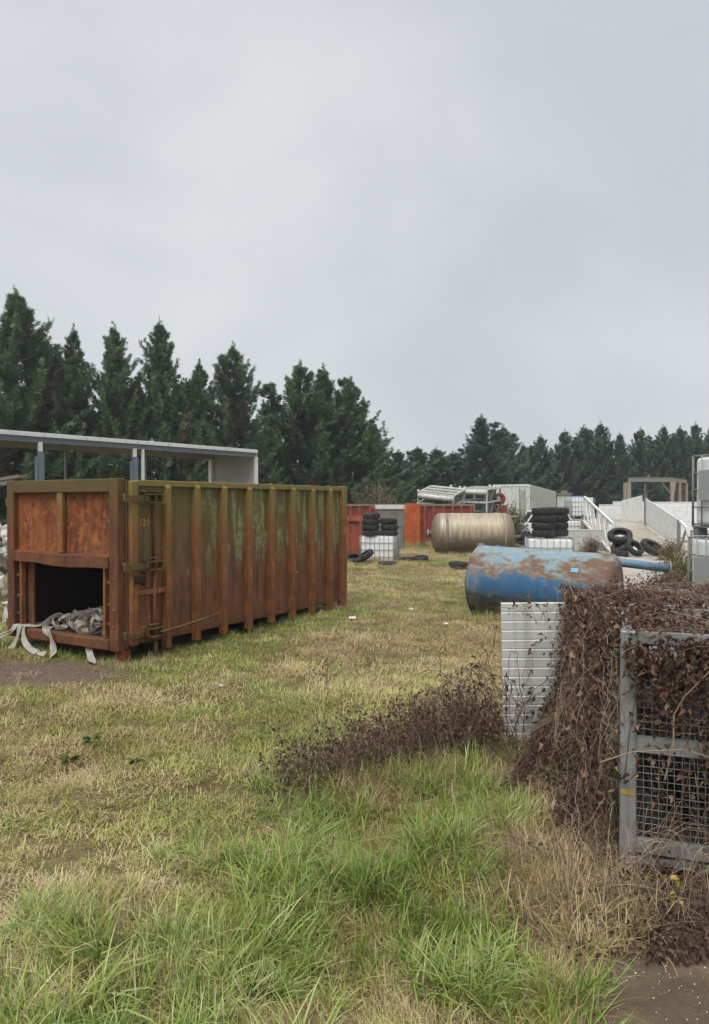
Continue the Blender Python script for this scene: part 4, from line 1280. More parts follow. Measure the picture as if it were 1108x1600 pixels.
# ------------------------------------------------------------------ open shelter beyond the wall
def shelter():
    Y = 47.5
    x0, x1 = PX(982, Y), PX(1050, Y); D = 4.0
    xr = PX(1072, Y + D)
    t = thing('open_shelter', 'open timber shelter with flat roof standing behind the white wall', 'shelter', (0, 0, 0))
    H = 3.32
    cs = [(x0, Y), (x1, Y), (xr, Y + D), (x0 + (xr - x1), Y + D)]
    for x, y in cs + [((x0 + x1) / 2 - 0.3, Y + D * 0.7), (x1 + (xr - x1) * 0.5, Y + D * 0.5), ((x0 + x1) / 2 - 0.9, Y + D * 0.5)]:
        MB().box((x - 0.09, y - 0.09, 0), (x + 0.09, y + 0.09, H)).build('post', m_palewood, t)
    def edge(a, b, m, z0=H + 0.001, z1=H + 0.22):
        MB().bar((a[0], a[1], (z0 + z1) / 2), (b[0], b[1], (z0 + z1) / 2), 0.08, z1 - z0).build('fascia', m, t)
    edge(cs[0], cs[1], m_galvdark); edge(cs[1], cs[2], m_palewood); edge(cs[2], cs[3], m_palewood); edge(cs[3], cs[0], m_wood)
    MB().add([(x, y, H + 0.23) for x, y in cs] + [(x, y, H + 0.30) for x, y in cs], [(3, 2, 1, 0), (4, 5, 6, 7), (0, 1, 5, 4), (1, 2, 6, 5), (2, 3, 7, 6), (3, 0, 4, 7)]).build('roof', m_wood, t)
    MB().bar((cs[3][0] + 1.6, Y + D + 0.1, 1.6), (cs[2][0], Y + D + 0.1, 1.6), 0.04, 2.6).build('rear_sheet', m_greysheet, t)
    MB().bar((cs[3][0] + 1.6, Y + D + 0.03, 3.05), (cs[2][0], Y + D + 0.03, 3.05), 0.05, 0.45).build('rear_beam', m_palewood, t)
    MB().bar((x1, Y, H - 0.9), (x1 - 0.7, Y, H), 0.08).build('knee_brace', m_wood, t)
    MB().add([(x1 - 0.16, Y - 0.12, H), (x1 + 0.22, Y - 0.1, H), (x1 + 0.02, Y - 0.1, H - 1.45), (x1 - 0.12, Y - 0.12, H - 1.5)], [(0, 1, 2, 3)]).build('torn_cover', m_palewood, t)
shelter()

# ------------------------------------------------------------------ totes stacked at the yard edge
Yq = 10.15
def plinth():
    t = thing('timber_plinth', 'low plinth of timber sleepers under the stacked totes', 'plinth', (4.55, 9.4, 0))
    for k in range(5):
        MB().box((0.0, k * 0.85, 0.0), (3.0, k * 0.85 + 0.7, 0.37), ch=0.02).build('sleeper', m_wood, t)
plinth()
tote((4.84 + 0.60, Yq, 0.37), R(3), 'lower tote of the tall stack cut by the photo edge, grey plate on its cage', light=True, plate=[('front', -0.6, 0.5, 0.40, 0.86), ('side', -0.45, 0.30, 0.42, 0.86)])
tote((4.90 + 0.60, Yq, 1.53), R(5), 'upper tote of the tall stack cut by the photo edge', light=True, plate=[('front', -0.55, 0.5, 0.52, 0.92), ('side', -0.42, 0.30, 0.5, 0.92)])
tote((5.84 + 0.60, 12.35, 0.37), R(-6), 'white tote standing just behind the tall tote stack', light=True)

# ------------------------------------------------------------------ near white slatted panel
def near_panel():
    t = thing('slatted_panel', 'pale slatted metal panel standing upright, overgrown with dry vines', 'panel', (1.235, 6.05, 0), rot=(R(-3), R(-1.0), R(-4)))
    n = 15; h = 0.0765
    sl = MB()
    sl.add([(0, 0.004, 0), (0, 0.0, 0.006), (0, -0.003, h - 0.010), (0, 0.004, h - 0.001), (0, 0.030, h - 0.001), (0, 0.030, 0),
            (1.15, 0.004, 0), (1.15, 0.0, 0.006), (1.15, -0.003, h - 0.010), (1.15, 0.004, h - 0.001), (1.15, 0.030, h - 0.001), (1.15, 0.030, 0)],
           [(0, 6, 7, 1), (1, 7, 8, 2), (2, 8, 9, 3), (3, 9, 10, 4), (4, 10, 11, 5), (5, 11, 6, 0), (0, 1, 2, 3, 4, 5), (11, 10, 9, 8, 7, 6)])
    me = sl.mesh('slat', m_panel)
    for k in range(n):
        link('slat', me, t, loc=(0, 0, 0.02 + k * h))
    MB().box((0.05, 0.032, 0), (0.12, 0.07, n * h)).build('stile', m_galv, t)
    MB().box((1.0, 0.032, 0), (1.07, 0.07, n * h)).build('stile', m_galv, t)
near_panel()

# ------------------------------------------------------------------ galvanised mesh cage
CG = Vector((1.43, 3.95, 0)); CYAW = math.atan2(-0.33, 0.944)
CGM = Matrix.Translation(CG) @ Matrix.Rotation(CYAW, 4, 'Z')
def mesh_cage(loc, yaw, label, W=1.5, D=1.05, H=1.31, detail=True):
    t = thing('mesh_cage', label, 'cage', loc, yaw, 'galvanised mesh cages under the vines')
    P = 0.085
    for x in (0, W - P):
        for y in (0, D - P):
            c = MB().box((x, y, 0.0), (x + P, y + P, H), ch=0.006)
            c.build('post', m_galv, t)
    MB().box((0.0, -0.001, 0.30), (0.001, 0.0, 0.31)) 
    for z0, z1 in ((0.12, 0.19), (0.66, 0.74), (H - 0.065, H - 0.004)):
        MB().box((P + 0.001, 0.012, z0), (W - P - 0.001, 0.06, z1)).build('rail', m_galv, t)
        MB().box((P + 0.001, D - 0.06, z0), (W - P - 0.001, D - 0.012, z1)).build('rail', m_galv, t)
        for x in (0.012, W - 0.06):
            MB().box((x, P + 0.001, z0), (x + 0.048, D - P - 0.001, z1)).build('rail', m_galv, t)
    def wires(fixed, a0, a1, z0, z1, axis):
        mb = MB()
        pitch = 0.037
        n = int((a1 - a0) / pitch); m = int((z1 - z0) / pitch)
        for i in range(n + 1):
            a = a0 + (a1 - a0) * i / n
            j = [random.uniform(-0.004, 0.004) for _ in range(3)]
            pts = [(a + j[k], fixed + j[2 - k] * 0.7, z0 + (z1 - z0) * k / 2) for k in range(3)]
            mb.tube(pts if axis == 'x' else [(p[1], p[0], p[2]) for p in pts], 0.0021, 4, caps=False)
        for i in range(m + 1):
            z = z0 + (z1 - z0) * i / m
            j = [random.uniform(-0.004, 0.004) for _ in range(5)]
            pts = [(a0 + (a1 - a0) * k / 4, fixed + 0.004, z + j[k]) for k in range(5)]
            mb.tube(pts if axis == 'x' else [(p[1], p[0], p[2]) for p in pts], 0.0021, 4, caps=False)
        mb.build('wire_mesh', m_galv, t)
    if detail:
        for z0, z1 in ((0.19, 0.66), (0.74, H - 0.065)):
            wires(0.035, P, W - P, z0, z1, 'x')
            wires(0.035, P, D - P, z0, z1, 'y')
            wires(D - 0.035, P, W - P, z0, z1, 'x')
    MB().box((P + 0.06, 0.004, 1.165), (P + 0.20, 0.0115, 1.235)).build('tag_plate', m_white, t)
    MB().box((0.004, -0.003, 0.43), (P - 0.004, -0.0005, 0.455)).build('yellow_band', m_yellow, t)
    MB().box((0.02, 0.02, 0.06), (W - 0.02, D - 0.02, 0.10)).build('floor', m_galvdark, t)
    return t
mesh_cage(CG, CYAW, 'galvanised mesh cage with dried vines over it, front one')
c2 = CGM @ Vector((0.05, 1.13, 0))
mesh_cage(c2, CYAW, 'second mesh cage buried under the vines behind the front cage', detail=False)
c3 = CGM @ Vector((1.56, 0.1, 0))
mesh_cage(c3, CYAW, 'third mesh cage beside the front cage, hidden by leaves', detail=False)

def sack(loc, s, rz, label):  # black filler shapes added inside the cages to darken the gaps
    vs = []; fs = []
    n, m = 14, 9
    for j in range(m + 1):
        ph = math.pi * j / m
        for i in range(n):
            th = 2 * math.pi * i / n
            r = 1 + 0.18 * (vnoise(2 + 1.7 * math.cos(th) + j * 0.4, 3 + 1.7 * math.sin(th), int(rz * 10)) - 0.5)
            vs.append((s[0] * r * math.sin(ph) * math.cos(th), s[1] * r * math.sin(ph) * math.sin(th), s[2] * (1 - math.cos(ph)) * 0.5 * r))
    for j in range(m):
        for i in range(n):
            fs.append((j*n+i, j*n+(i+1) % n, (j+1)*n+(i+1) % n, (j+1)*n+i))
    o = MB().add(vs, fs, True).build('filler_sack', m_black, loc=loc, rot=(0, 0, rz))
    tag(o, label, 'sack', 'dark sacks inside the mesh cages')
sack(CGM @ Vector((0.45, 0.55, 0.10)), (0.34, 0.36, 0.75), 0.3, 'dark plastic sack inside the front mesh cage near its post')
sack(CGM @ Vector((1.0, 0.6, 0.10)), (0.36, 0.36, 1.0), 1.1, 'taller dark sack added inside the front mesh cage as dark filler')
sack(CGM @ Vector((0.5, 1.65, 0.10)), (0.38, 0.40, 1.05), 2.1, 'dark filler sack added in the cage buried under the vines')
sack(CGM @ Vector((1.1, 1.7, 0.10)), (0.36, 0.40, 0.95), 2.9, 'second dark filler sack added in the cage buried under the vines')

# ------------------------------------------------------------------ dry vines
class Plant:
    """collects stems (thin tubes) and curled leaves"""
    def __init__(self):
        self.sv = []; self.sf = []; self.sval = []; self.nv = 0
        self.lp = []            # leaf transforms: pos, quaternion-ish frame, size, value
    def stem(self, pts, r, val):
        pts = np.asarray(pts)
        n = len(pts)
        d = np.gradient(pts, axis=0); d = norm(d)
        a = np.where(np.abs(d[:, 2:3]) < 0.9, np.array([[0, 0, 1.0]]), np.array([[1.0, 0, 0]]))
        s = norm(np.cross(d, a)); t = np.cross(d, s)
        rr = (r * np.linspace(1, 0.45, n))[:, None]
        ring = [pts + (s * math.cos(k * 2.094) + t * math.sin(k * 2.094)) * rr for k in range(3)]
        V = np.stack(ring, 1).reshape(-1, 3)
        b = np.arange(n - 1)[:, None] * 3
        F = np.concatenate([b + np.array([k, (k + 1) % 3, 3 + (k + 1) % 3, 3 + k]) for k in range(3)]) + self.nv
        self.sv.append(V); self.sf.append(F); self.sval.append(np.full(len(V), val)); self.nv += len(V)
    def leaf(self, p, size, val):
        self.lp.append((p, size, val))
    def stems_obj(self, name, parent, mat=None):
        me = np_mesh(name, np.concatenate(self.sv), [np.concatenate(self.sf)], mat or m_stem, np.concatenate(self.sval))
        o = link(name, me, parent); o['kind'] = 'stuff'
        return o
LEAF = np.array([(0, 0, 0), (0.34, 0.30, 0.16), (0.30, 0.72, 0.05), (0.0, 1.0, -0.22), (-0.30, 0.70, 0.10), (-0.36, 0.32, 0.14), (0.0, 0.48, -0.05)])
LEAFF = np.array([(0, 1, 6), (1, 2, 6), (2, 3, 6), (3, 4, 6), (4, 5, 6), (5, 0, 6)])
def leaf_single(name, curl, mat):
    L = LEAF.copy(); L[:, 2] *= curl; L[:, 0] *= (1.3 - 0.25 * curl)
    me = np_mesh(name, L, [LEAFF], mat, np.full(7, 0.35 + 0.2 * curl))
    return me
def leaf_mass(name, leaves, parent, mat, r_):
    V = []; F = []; val = []
    for k, (p, s, v) in enumerate(leaves):
        e_ = Euler((r_.uniform(-1.9, 0.6), r_.uniform(-0.9, 0.9), r_.uniform(0, 6.283))).to_matrix()
        L = LEAF.copy(); c = r_.uniform(0.6, 2.6)
        L[:, 2] *= c; L[:, 0] *= r_.uniform(0.55, 1.15)
        L = (L * s) @ np.array(e_).T + np.asarray(p)
        V.append(L); F.append(LEAFF + 7 * k); val.append(np.full(7, v))
    me = np_mesh(name, np.concatenate(V), [np.concatenate(F)], mat, np.concatenate(val))
    o = link(name, me, parent); o['kind'] = 'stuff'
    return o

def shell_side(a, b, off):
    """flank of the cage row; a along depth, b height"""
    y = 3.98 + 2.25 * a
    x = 1.45 + 0.38 * a
    out = (0.01 + 0.04 * min(1, a * 3) + 0.62 * (1 - b) ** 1.7 * min(1, 0.15 + a * 2.2) * (1 - 0.62 * a)) * (0.35 + 1.3 * float(vnoise(a * 6, b * 5, 31)))
    return np.array([x - out - off, y - 0.10 * (1 - b), 1.36 * b * (1 - 0.03 * a)])
def shell_top(a, b, off):
    x = 1.38 + 0.58 * b * (1 - a) + 3.1 * a; y = 3.9 + 3.0 * b - 0.33 * 3.1 * a * 0.35 * (1 - b)
    z = 1.26 + 0.13 * float(vnoise(a * 5, b * 4, 41)) - 0.5 * max(0, b - 0.55) + off
    if a < 0.1: z -= (0.1 - a) * 1.2
    return np.array([x, y, z])
def shell_front(a, b, off):
    p = CGM @ Vector((0.02 + 1.5 * a, -0.02 - off, 1.30 * b))
    return np.array(p)
def make_vines():
    r_ = random.Random(21)
    t = thing('dry_vine', 'thick brown mat of dried vines smothering the cages and panel', 'vine', (0, 0, 0))
    P = Plant()
    def val(): return min(1, max(0, r_.gauss(0.42, 0.27)))
    # scattered leaves over the shells
    for k in range(11000):
        a = r_.random() ** 0.9; b = r_.random()
        off = abs(r_.gauss(0, 0.05)) - 0.06
        if a < 0.05 and r_.random() < 0.7: continue
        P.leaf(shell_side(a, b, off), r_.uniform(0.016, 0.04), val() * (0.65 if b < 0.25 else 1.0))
    for k in range(7000):
        a = r_.random(); b = r_.random()
        P.leaf(shell_top(a, b, r_.gauss(0.0, 0.035)), r_.uniform(0.016, 0.042), val())
    for k in range(3600):
        b = 1 - abs(r_.gauss(0, 0.34)); a = r_.random()
        if b < 0.02: continue
        if a < 0.09 and r_.random() < 0.75: continue
        if b < 0.72 and a < 0.25 and r_.random() < 0.6: continue
        P.leaf(shell_front(a, b, abs(r_.gauss(0, 0.035))), r_.uniform(0.018, 0.045), val() * 0.8)
    # mat spilling over the front rim
    for k in range(1700):
        a = r_.random(); b = 1.03 - abs(r_.gauss(0, 0.07)) - 0.10 * float(vnoise(a * 9, 0.5, 77))
        P.leaf(shell_front(a, b, r_.uniform(-0.10, 0.06)), r_.uniform(0.016, 0.042), val())
    for k in range(1500):
        q = CGM @ Vector((r_.gauss(0.1, 0.12), r_.uniform(0.0, 1.6), 1.30 + r_.gauss(0.0, 0.05)))
        P.leaf(np.array(q), r_.uniform(0.016, 0.042), val())
    # leaf and stalk fill added inside the front cage, coloured darker to deepen its shade
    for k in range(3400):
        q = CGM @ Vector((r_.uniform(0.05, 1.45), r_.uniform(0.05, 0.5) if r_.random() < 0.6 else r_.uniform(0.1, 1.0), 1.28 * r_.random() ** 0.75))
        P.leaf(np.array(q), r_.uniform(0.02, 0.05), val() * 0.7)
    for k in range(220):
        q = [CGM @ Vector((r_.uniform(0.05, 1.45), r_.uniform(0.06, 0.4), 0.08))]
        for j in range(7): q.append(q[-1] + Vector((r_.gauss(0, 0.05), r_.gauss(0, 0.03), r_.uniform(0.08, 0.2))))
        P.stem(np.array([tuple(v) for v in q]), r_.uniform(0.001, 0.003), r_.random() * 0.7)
    # trailing stems
    for fn, n, ln in ((shell_side, 520, 11), (shell_top, 420, 11), (shell_front, 90, 9)):
        for k in range(n):
            a, b = r_.random(), r_.random()
            if fn is shell_front: b = 1 - 0.6 * r_.random() ** 1.5
            h = r_.uniform(0, 6.283); pts = []; off = r_.uniform(-0.02, 0.07)
            if fn is shell_side: h = r_.gauss(-1.57, 1.2)
            for j in range(ln):
                pts.append(fn(min(1.05, max(0, a)), min(1.05, max(0.0, b)), off))
                h += r_.gauss(0, 0.28); a += 0.035 * math.cos(h); b += 0.05 * math.sin(h); off += r_.gauss(0.004, 0.018)
                off = min(0.09, off)
            P.stem(pts, r_.uniform(0.0008, 0.0018), r_.random())
    big_leaves = []
    # stems climbing over the white panel with hanging leaves
    for k in range(15):
        x = r_.uniform(1.22, 2.1); z = r_.uniform(0.0, 0.5); y = 5.98
        pts = []; h = r_.gauss(1.1, 0.6)
        for j in range(r_.randint(10, 20)):
            pts.append((x, y + 0.02 - 0.05 * z * 0 + r_.uniform(-0.02, 0.01), z))
            h += r_.gauss(0, 0.38)
            x += 0.07 * math.cos(h); z += 0.07 * math.sin(h)
            y = 5.98 - (0.02 if z < 1.17 else -0.05)
            if z > 1.35: h += 0.5
            if z < 1.2 and r_.random() < 0.42: big_leaves.append((pts[-1], r_.uniform(0.03, 0.055)))
        P.stem(pts, r_.uniform(0.002, 0.004), r_.random() * 0.5)
    for k in range(260):
        f = r_.random() ** 0.45
        P.leaf(np.array([1.25 + 0.75 * f, 5.95 - r_.uniform(0, 0.06), 1.2 * (r_.random() if r_.random() < f else r_.random() * 0.35)]), r_.uniform(0.025, 0.05), val() * 0.8)
    # arching canes left of the panel
    for k in range(70):
        x = 1.32 - abs(r_.gauss(0, 0.28)); y = r_.uniform(5.4, 6.2); pts = []
        h = r_.gauss(3.14, 0.9); L = r_.uniform(0.2, 0.75); zt = r_.uniform(0.2, 0.95) * max(0.35, 1 - (1.3 - x))
        for j in range(12):
            f = j / 11
            z = zt * math.sin(math.pi * min(1, f * 0.80)) ** 0.8
            pts.append((x + L * f * math.cos(h) + r_.gauss(0, 0.012), y + L * f * math.sin(h) * 0.5 + r_.gauss(0, 0.012), z + gzf(x, y)))
            if j > 3 and r_.random() < 0.22: P.leaf(np.array(pts[-1]) + np.array([0, 0, -0.02]), r_.uniform(0.02, 0.045), val() * 0.8)
            if j > 3 and r_.random() < 0.14: big_leaves.append((pts[-1], r_.uniform(0.03, 0.05)))
        P.stem(pts, r_.uniform(0.0025, 0.0045), r_.random() * 0.45)
    # sprigs standing above the panel and the mat
    for k in range(60):
        x = r_.uniform(1.3, 2.6); y = r_.uniform(5.3, 6.2); z = 1.1
        h = r_.gauss(1.57, 0.8); pts = []
        for j in range(8):
            pts.append((x, y, z)); x += 0.035 * math.cos(h); z += 0.035 * math.sin(h); h += r_.gauss(0, 0.3)
            if j > 2 and r_.random() < 0.4: P.leaf(np.array(pts[-1]), r_.uniform(0.015, 0.035), val())
        P.stem(pts, r_.uniform(0.001, 0.0022), r_.random() * 0.6)
    # long canes on the cage front
    P.stem([CGM @ Vector(q) for q in ((0.22, -0.05, 0.55), (0.26, -0.06, 0.75), (0.26, -0.07, 0.90), (0.31, -0.08, 1.0), (0.42, -0.08, 1.13), (0.46, -0.07, 1.2))], 0.006, 0.75)
    P.stem([CGM @ Vector(q) for q in ((0.02, -0.04, 0.5), (0.05, -0.05, 0.8), (0.09, -0.05, 1.05), (0.03, -0.04, 1.2))], 0.004, 0.15)
    P.stem([CGM @ Vector(q) for q in ((-0.1, -0.1, 0.62), (0.06, -0.12, 0.70), (0.3, -0.12, 0.74), (0.55, -0.1, 0.68), (0.75, -0.12, 0.5))], 0.005, 0.6)
    for k in range(150):
        a = r_.random(); b = r_.random() ** 0.6
        if r_.random() < 0.5: big_leaves.append((shell_front(a, b, r_.uniform(0.02, 0.08)), r_.uniform(0.028, 0.05)))
        else: big_leaves.append((shell_side(a * 0.6, b, r_.uniform(0.05, 0.10)), r_.uniform(0.035, 0.055)))
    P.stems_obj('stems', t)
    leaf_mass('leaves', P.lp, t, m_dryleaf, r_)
    lm = [leaf_single('leaf', c, m_dryleaf) for c in (0.8, 1.4, 2.0, 2.6)]
    r_.shuffle(big_leaves)
    for p, s in big_leaves[:298]:
        link('leaf', lm[r_.randrange(4)], t, loc=p, rot=(r_.uniform(-2.2, 0.2), r_.uniform(-0.8, 0.8), r_.uniform(0, 6.28)), scale=(s, s, s))
make_vines()

# bramble bank running out from the panel
def bramble():
    r_ = random.Random(5)
    t = thing('dry_bramble', 'low bank of dead brown bramble stalks between the lawn and the tall grass', 'bramble', (0, 0, 0))
    P = Plant()
    for k in range(1500):
        f = r_.random() ** 0.8
        x = -0.55 + 1.62 * f + r_.gauss(0, 0.08); y = 5.25 + 0.85 * f + r_.gauss(0, 0.17)
        H = (0.15 + 0.24 * f) * r_.uniform(0.35, 1.4)
        h = r_.uniform(0, 6.283); L = r_.uniform(0.06, 0.30); pts = []
        z0 = gzf(x, y)
        for j in range(7):
            q = j / 6
            pts.append((x + L * q * math.cos(h) + r_.gauss(0, 0.006), y + L * q * math.sin(h) + r_.gauss(0, 0.006), z0 + H * math.sin(q * 1.9) / 1.0))
            if j > 2 and r_.random() < 0.3: P.leaf(np.array(pts[-1]) + np.array([r_.gauss(0, .02), r_.gauss(0, .02), r_.gauss(0, .02)]), r_.uniform(0.018, 0.042), min(1, max(0, r_.gauss(0.33, 0.16))))
        P.stem(pts, r_.uniform(0.0012, 0.0026), r_.random() ** 1.2 * 0.9)
    for k in range(900):
        f = r_.random()
        x = -0.5 + 1.65 * f + r_.gauss(0, 0.1); y = 5.25 + 0.85 * f + r_.gauss(0, 0.15)
        P.leaf(np.array([x, y, gzf(x, y) + (0.12 + 0.22 * f) * r_.random()]), r_.uniform(0.014, 0.032), min(1, max(0, r_.gauss(0.32, 0.16))))
    for k in range(120):
        f = r_.random()
        x = -0.5 + 1.65 * f + r_.gauss(0, 0.12); y = 5.3 + 0.8 * f + r_.gauss(0, 0.2)
        H = (0.28 + 0.35 * f) * r_.uniform(0.6, 1.3); h = r_.uniform(0, 6.283); L = r_.uniform(0.1, 0.5); z0 = gzf(x, y); pts = []
        for j in range(10):
            q = j / 9
            pts.append((x + L * q * math.cos(h), y + L * q * math.sin(h), z0 + H * math.sin(q * 2.2)))
            if j > 4 and r_.random() < 0.25: P.leaf(np.array(pts[-1]), r_.uniform(0.015, 0.035), r_.random() * 0.6)
        P.stem(pts, r_.uniform(0.0012, 0.0024), r_.uniform(0.1, 1.0))
    P.stems_obj('stalks', t); leaf_mass('leaves', P.lp, t, m_dryleaf, r_)
bramble()

# leaf litter and dead stalks at the foot of the cage
def litter():
    r_ = random.Random(9)
    t = thing('leaf_litter', 'dark dead leaves and bent straw heaped at the foot of the mesh cage', 'leaf litter', (0, 0, 0))
    P = Plant()
    for k in range(5200):
        x = r_.uniform(0.95, 3.0); y = 3.10 + abs(r_.gauss(0.12, 0.42))
        if y > 4.1 or (x < 1.25 and y < 3.35 and r_.random() < 0.7): continue
        P.leaf(np.array([x, y, 0.035 + 0.05 * r_.random() + 0.10 * max(0, y - 3.45)]), r_.uniform(0.012, 0.034), min(1, max(0, r_.gauss(0.22, 0.15))))
    for k in range(420):
        x = r_.uniform(0.95, 2.6); y = r_.uniform(3.3, 3.95); h = r_.uniform(0, 6.283); L = r_.uniform(0.15, 0.5); H = r_.uniform(0.03, 0.42)
        pts = []
        for j in range(8):
            q = j / 7
            pts.append((x + L * q * math.cos(h), y + L * q * math.sin(h) * 0.6, 0.03 + H * math.sin(q * 2.5) + 0.01))
        P.stem(pts, r_.uniform(0.001, 0.0024), r_.uniform(0.2, 1.0))
    P.stems_obj('straw', t); leaf_mass('leaves', P.lp, t, m_dryleaf, r_)
    # yellow-green seedlings poking through
    spots = [(1.72, 3.40), (1.80, 3.30), (1.66, 3.24), (1.92, 3.35), (1.55, 3.55), (1.98, 3.18), (2.0, 3.62), (1.08, 4.28), (1.12, 4.42), (1.80, 3.72)]
    SEED_L = ['yellow-green seedling below the middle of the cage mesh', 'yellow-green seedling on the concrete edge, lowest of the cluster', 'green seedling beside the foam beads',
              'yellowing seedling toward the photo edge among dead leaves', 'yellow-green seedling close to the cage post foot', 'pale seedling at the photo edge on bare concrete',
              'green seedling tucked under the cage rail', 'yellow-leaved sprout in the straw at the foot of the vines', 'yellow-leaved sprout higher up against the vine flank', 'green sprout in front of the cage bottom rail']
    for i, (x, y) in enumerate(spots):
        w = thing('seedling', SEED_L[i], 'seedling', (x, y, 0.03), group='yellow-green seedlings by the cage')
        Q = Plant()
        for k in range(r_.randint(3, 6)):
            h = r_.uniform(0, 6.283); H = r_.uniform(0.05, 0.16); L = r_.uniform(0.02, 0.08)
            pts = [(L * q * math.cos(h), L * q * math.sin(h), H * math.sin(q * 1.8)) for q in (0, 0.33, 0.66, 1.0)]
            Q.stem(pts, 0.0012, 0.4)
            for _ in range(2): Q.leaf(np.array(pts[-1]) + np.array([r_.gauss(0, .012), r_.gauss(0, .012), 0]), r_.uniform(0.022, 0.045), r_.random())
        Q.stems_obj('stalk', w); leaf_mass('leaves', Q.lp, w, m_yleaf if i % 3 else m_gleaf, r_)
    # white foam beads
    mb = MB()
    for k in range(150):
        x = r_.uniform(0.95, 2.2); y = r_.choice([r_.uniform(2.75, 3.3), r_.gauss(3.08, 0.1)])
        s = r_.choice([r_.uniform(0.0016, 0.003), r_.uniform(0.0025, 0.0048)])
        c = Vector((x, y, 0.03 + s * 0.6))
        vs = [c + Vector(q) * s for q in ((1,0,0),(-1,0,0),(0,1,0),(0,-1,0),(0,0,1),(0,0,-1))]
        mb.add(vs, [(0,2,4),(2,1,4),(1,3,4),(3,0,4),(2,0,5),(1,2,5),(3,1,5),(0,3,5)], True)
    o = mb.build('foam_beads', m_pellet); tag(o, 'tiny white foam beads scattered on the concrete', 'beads', kind='stuff')
litter()

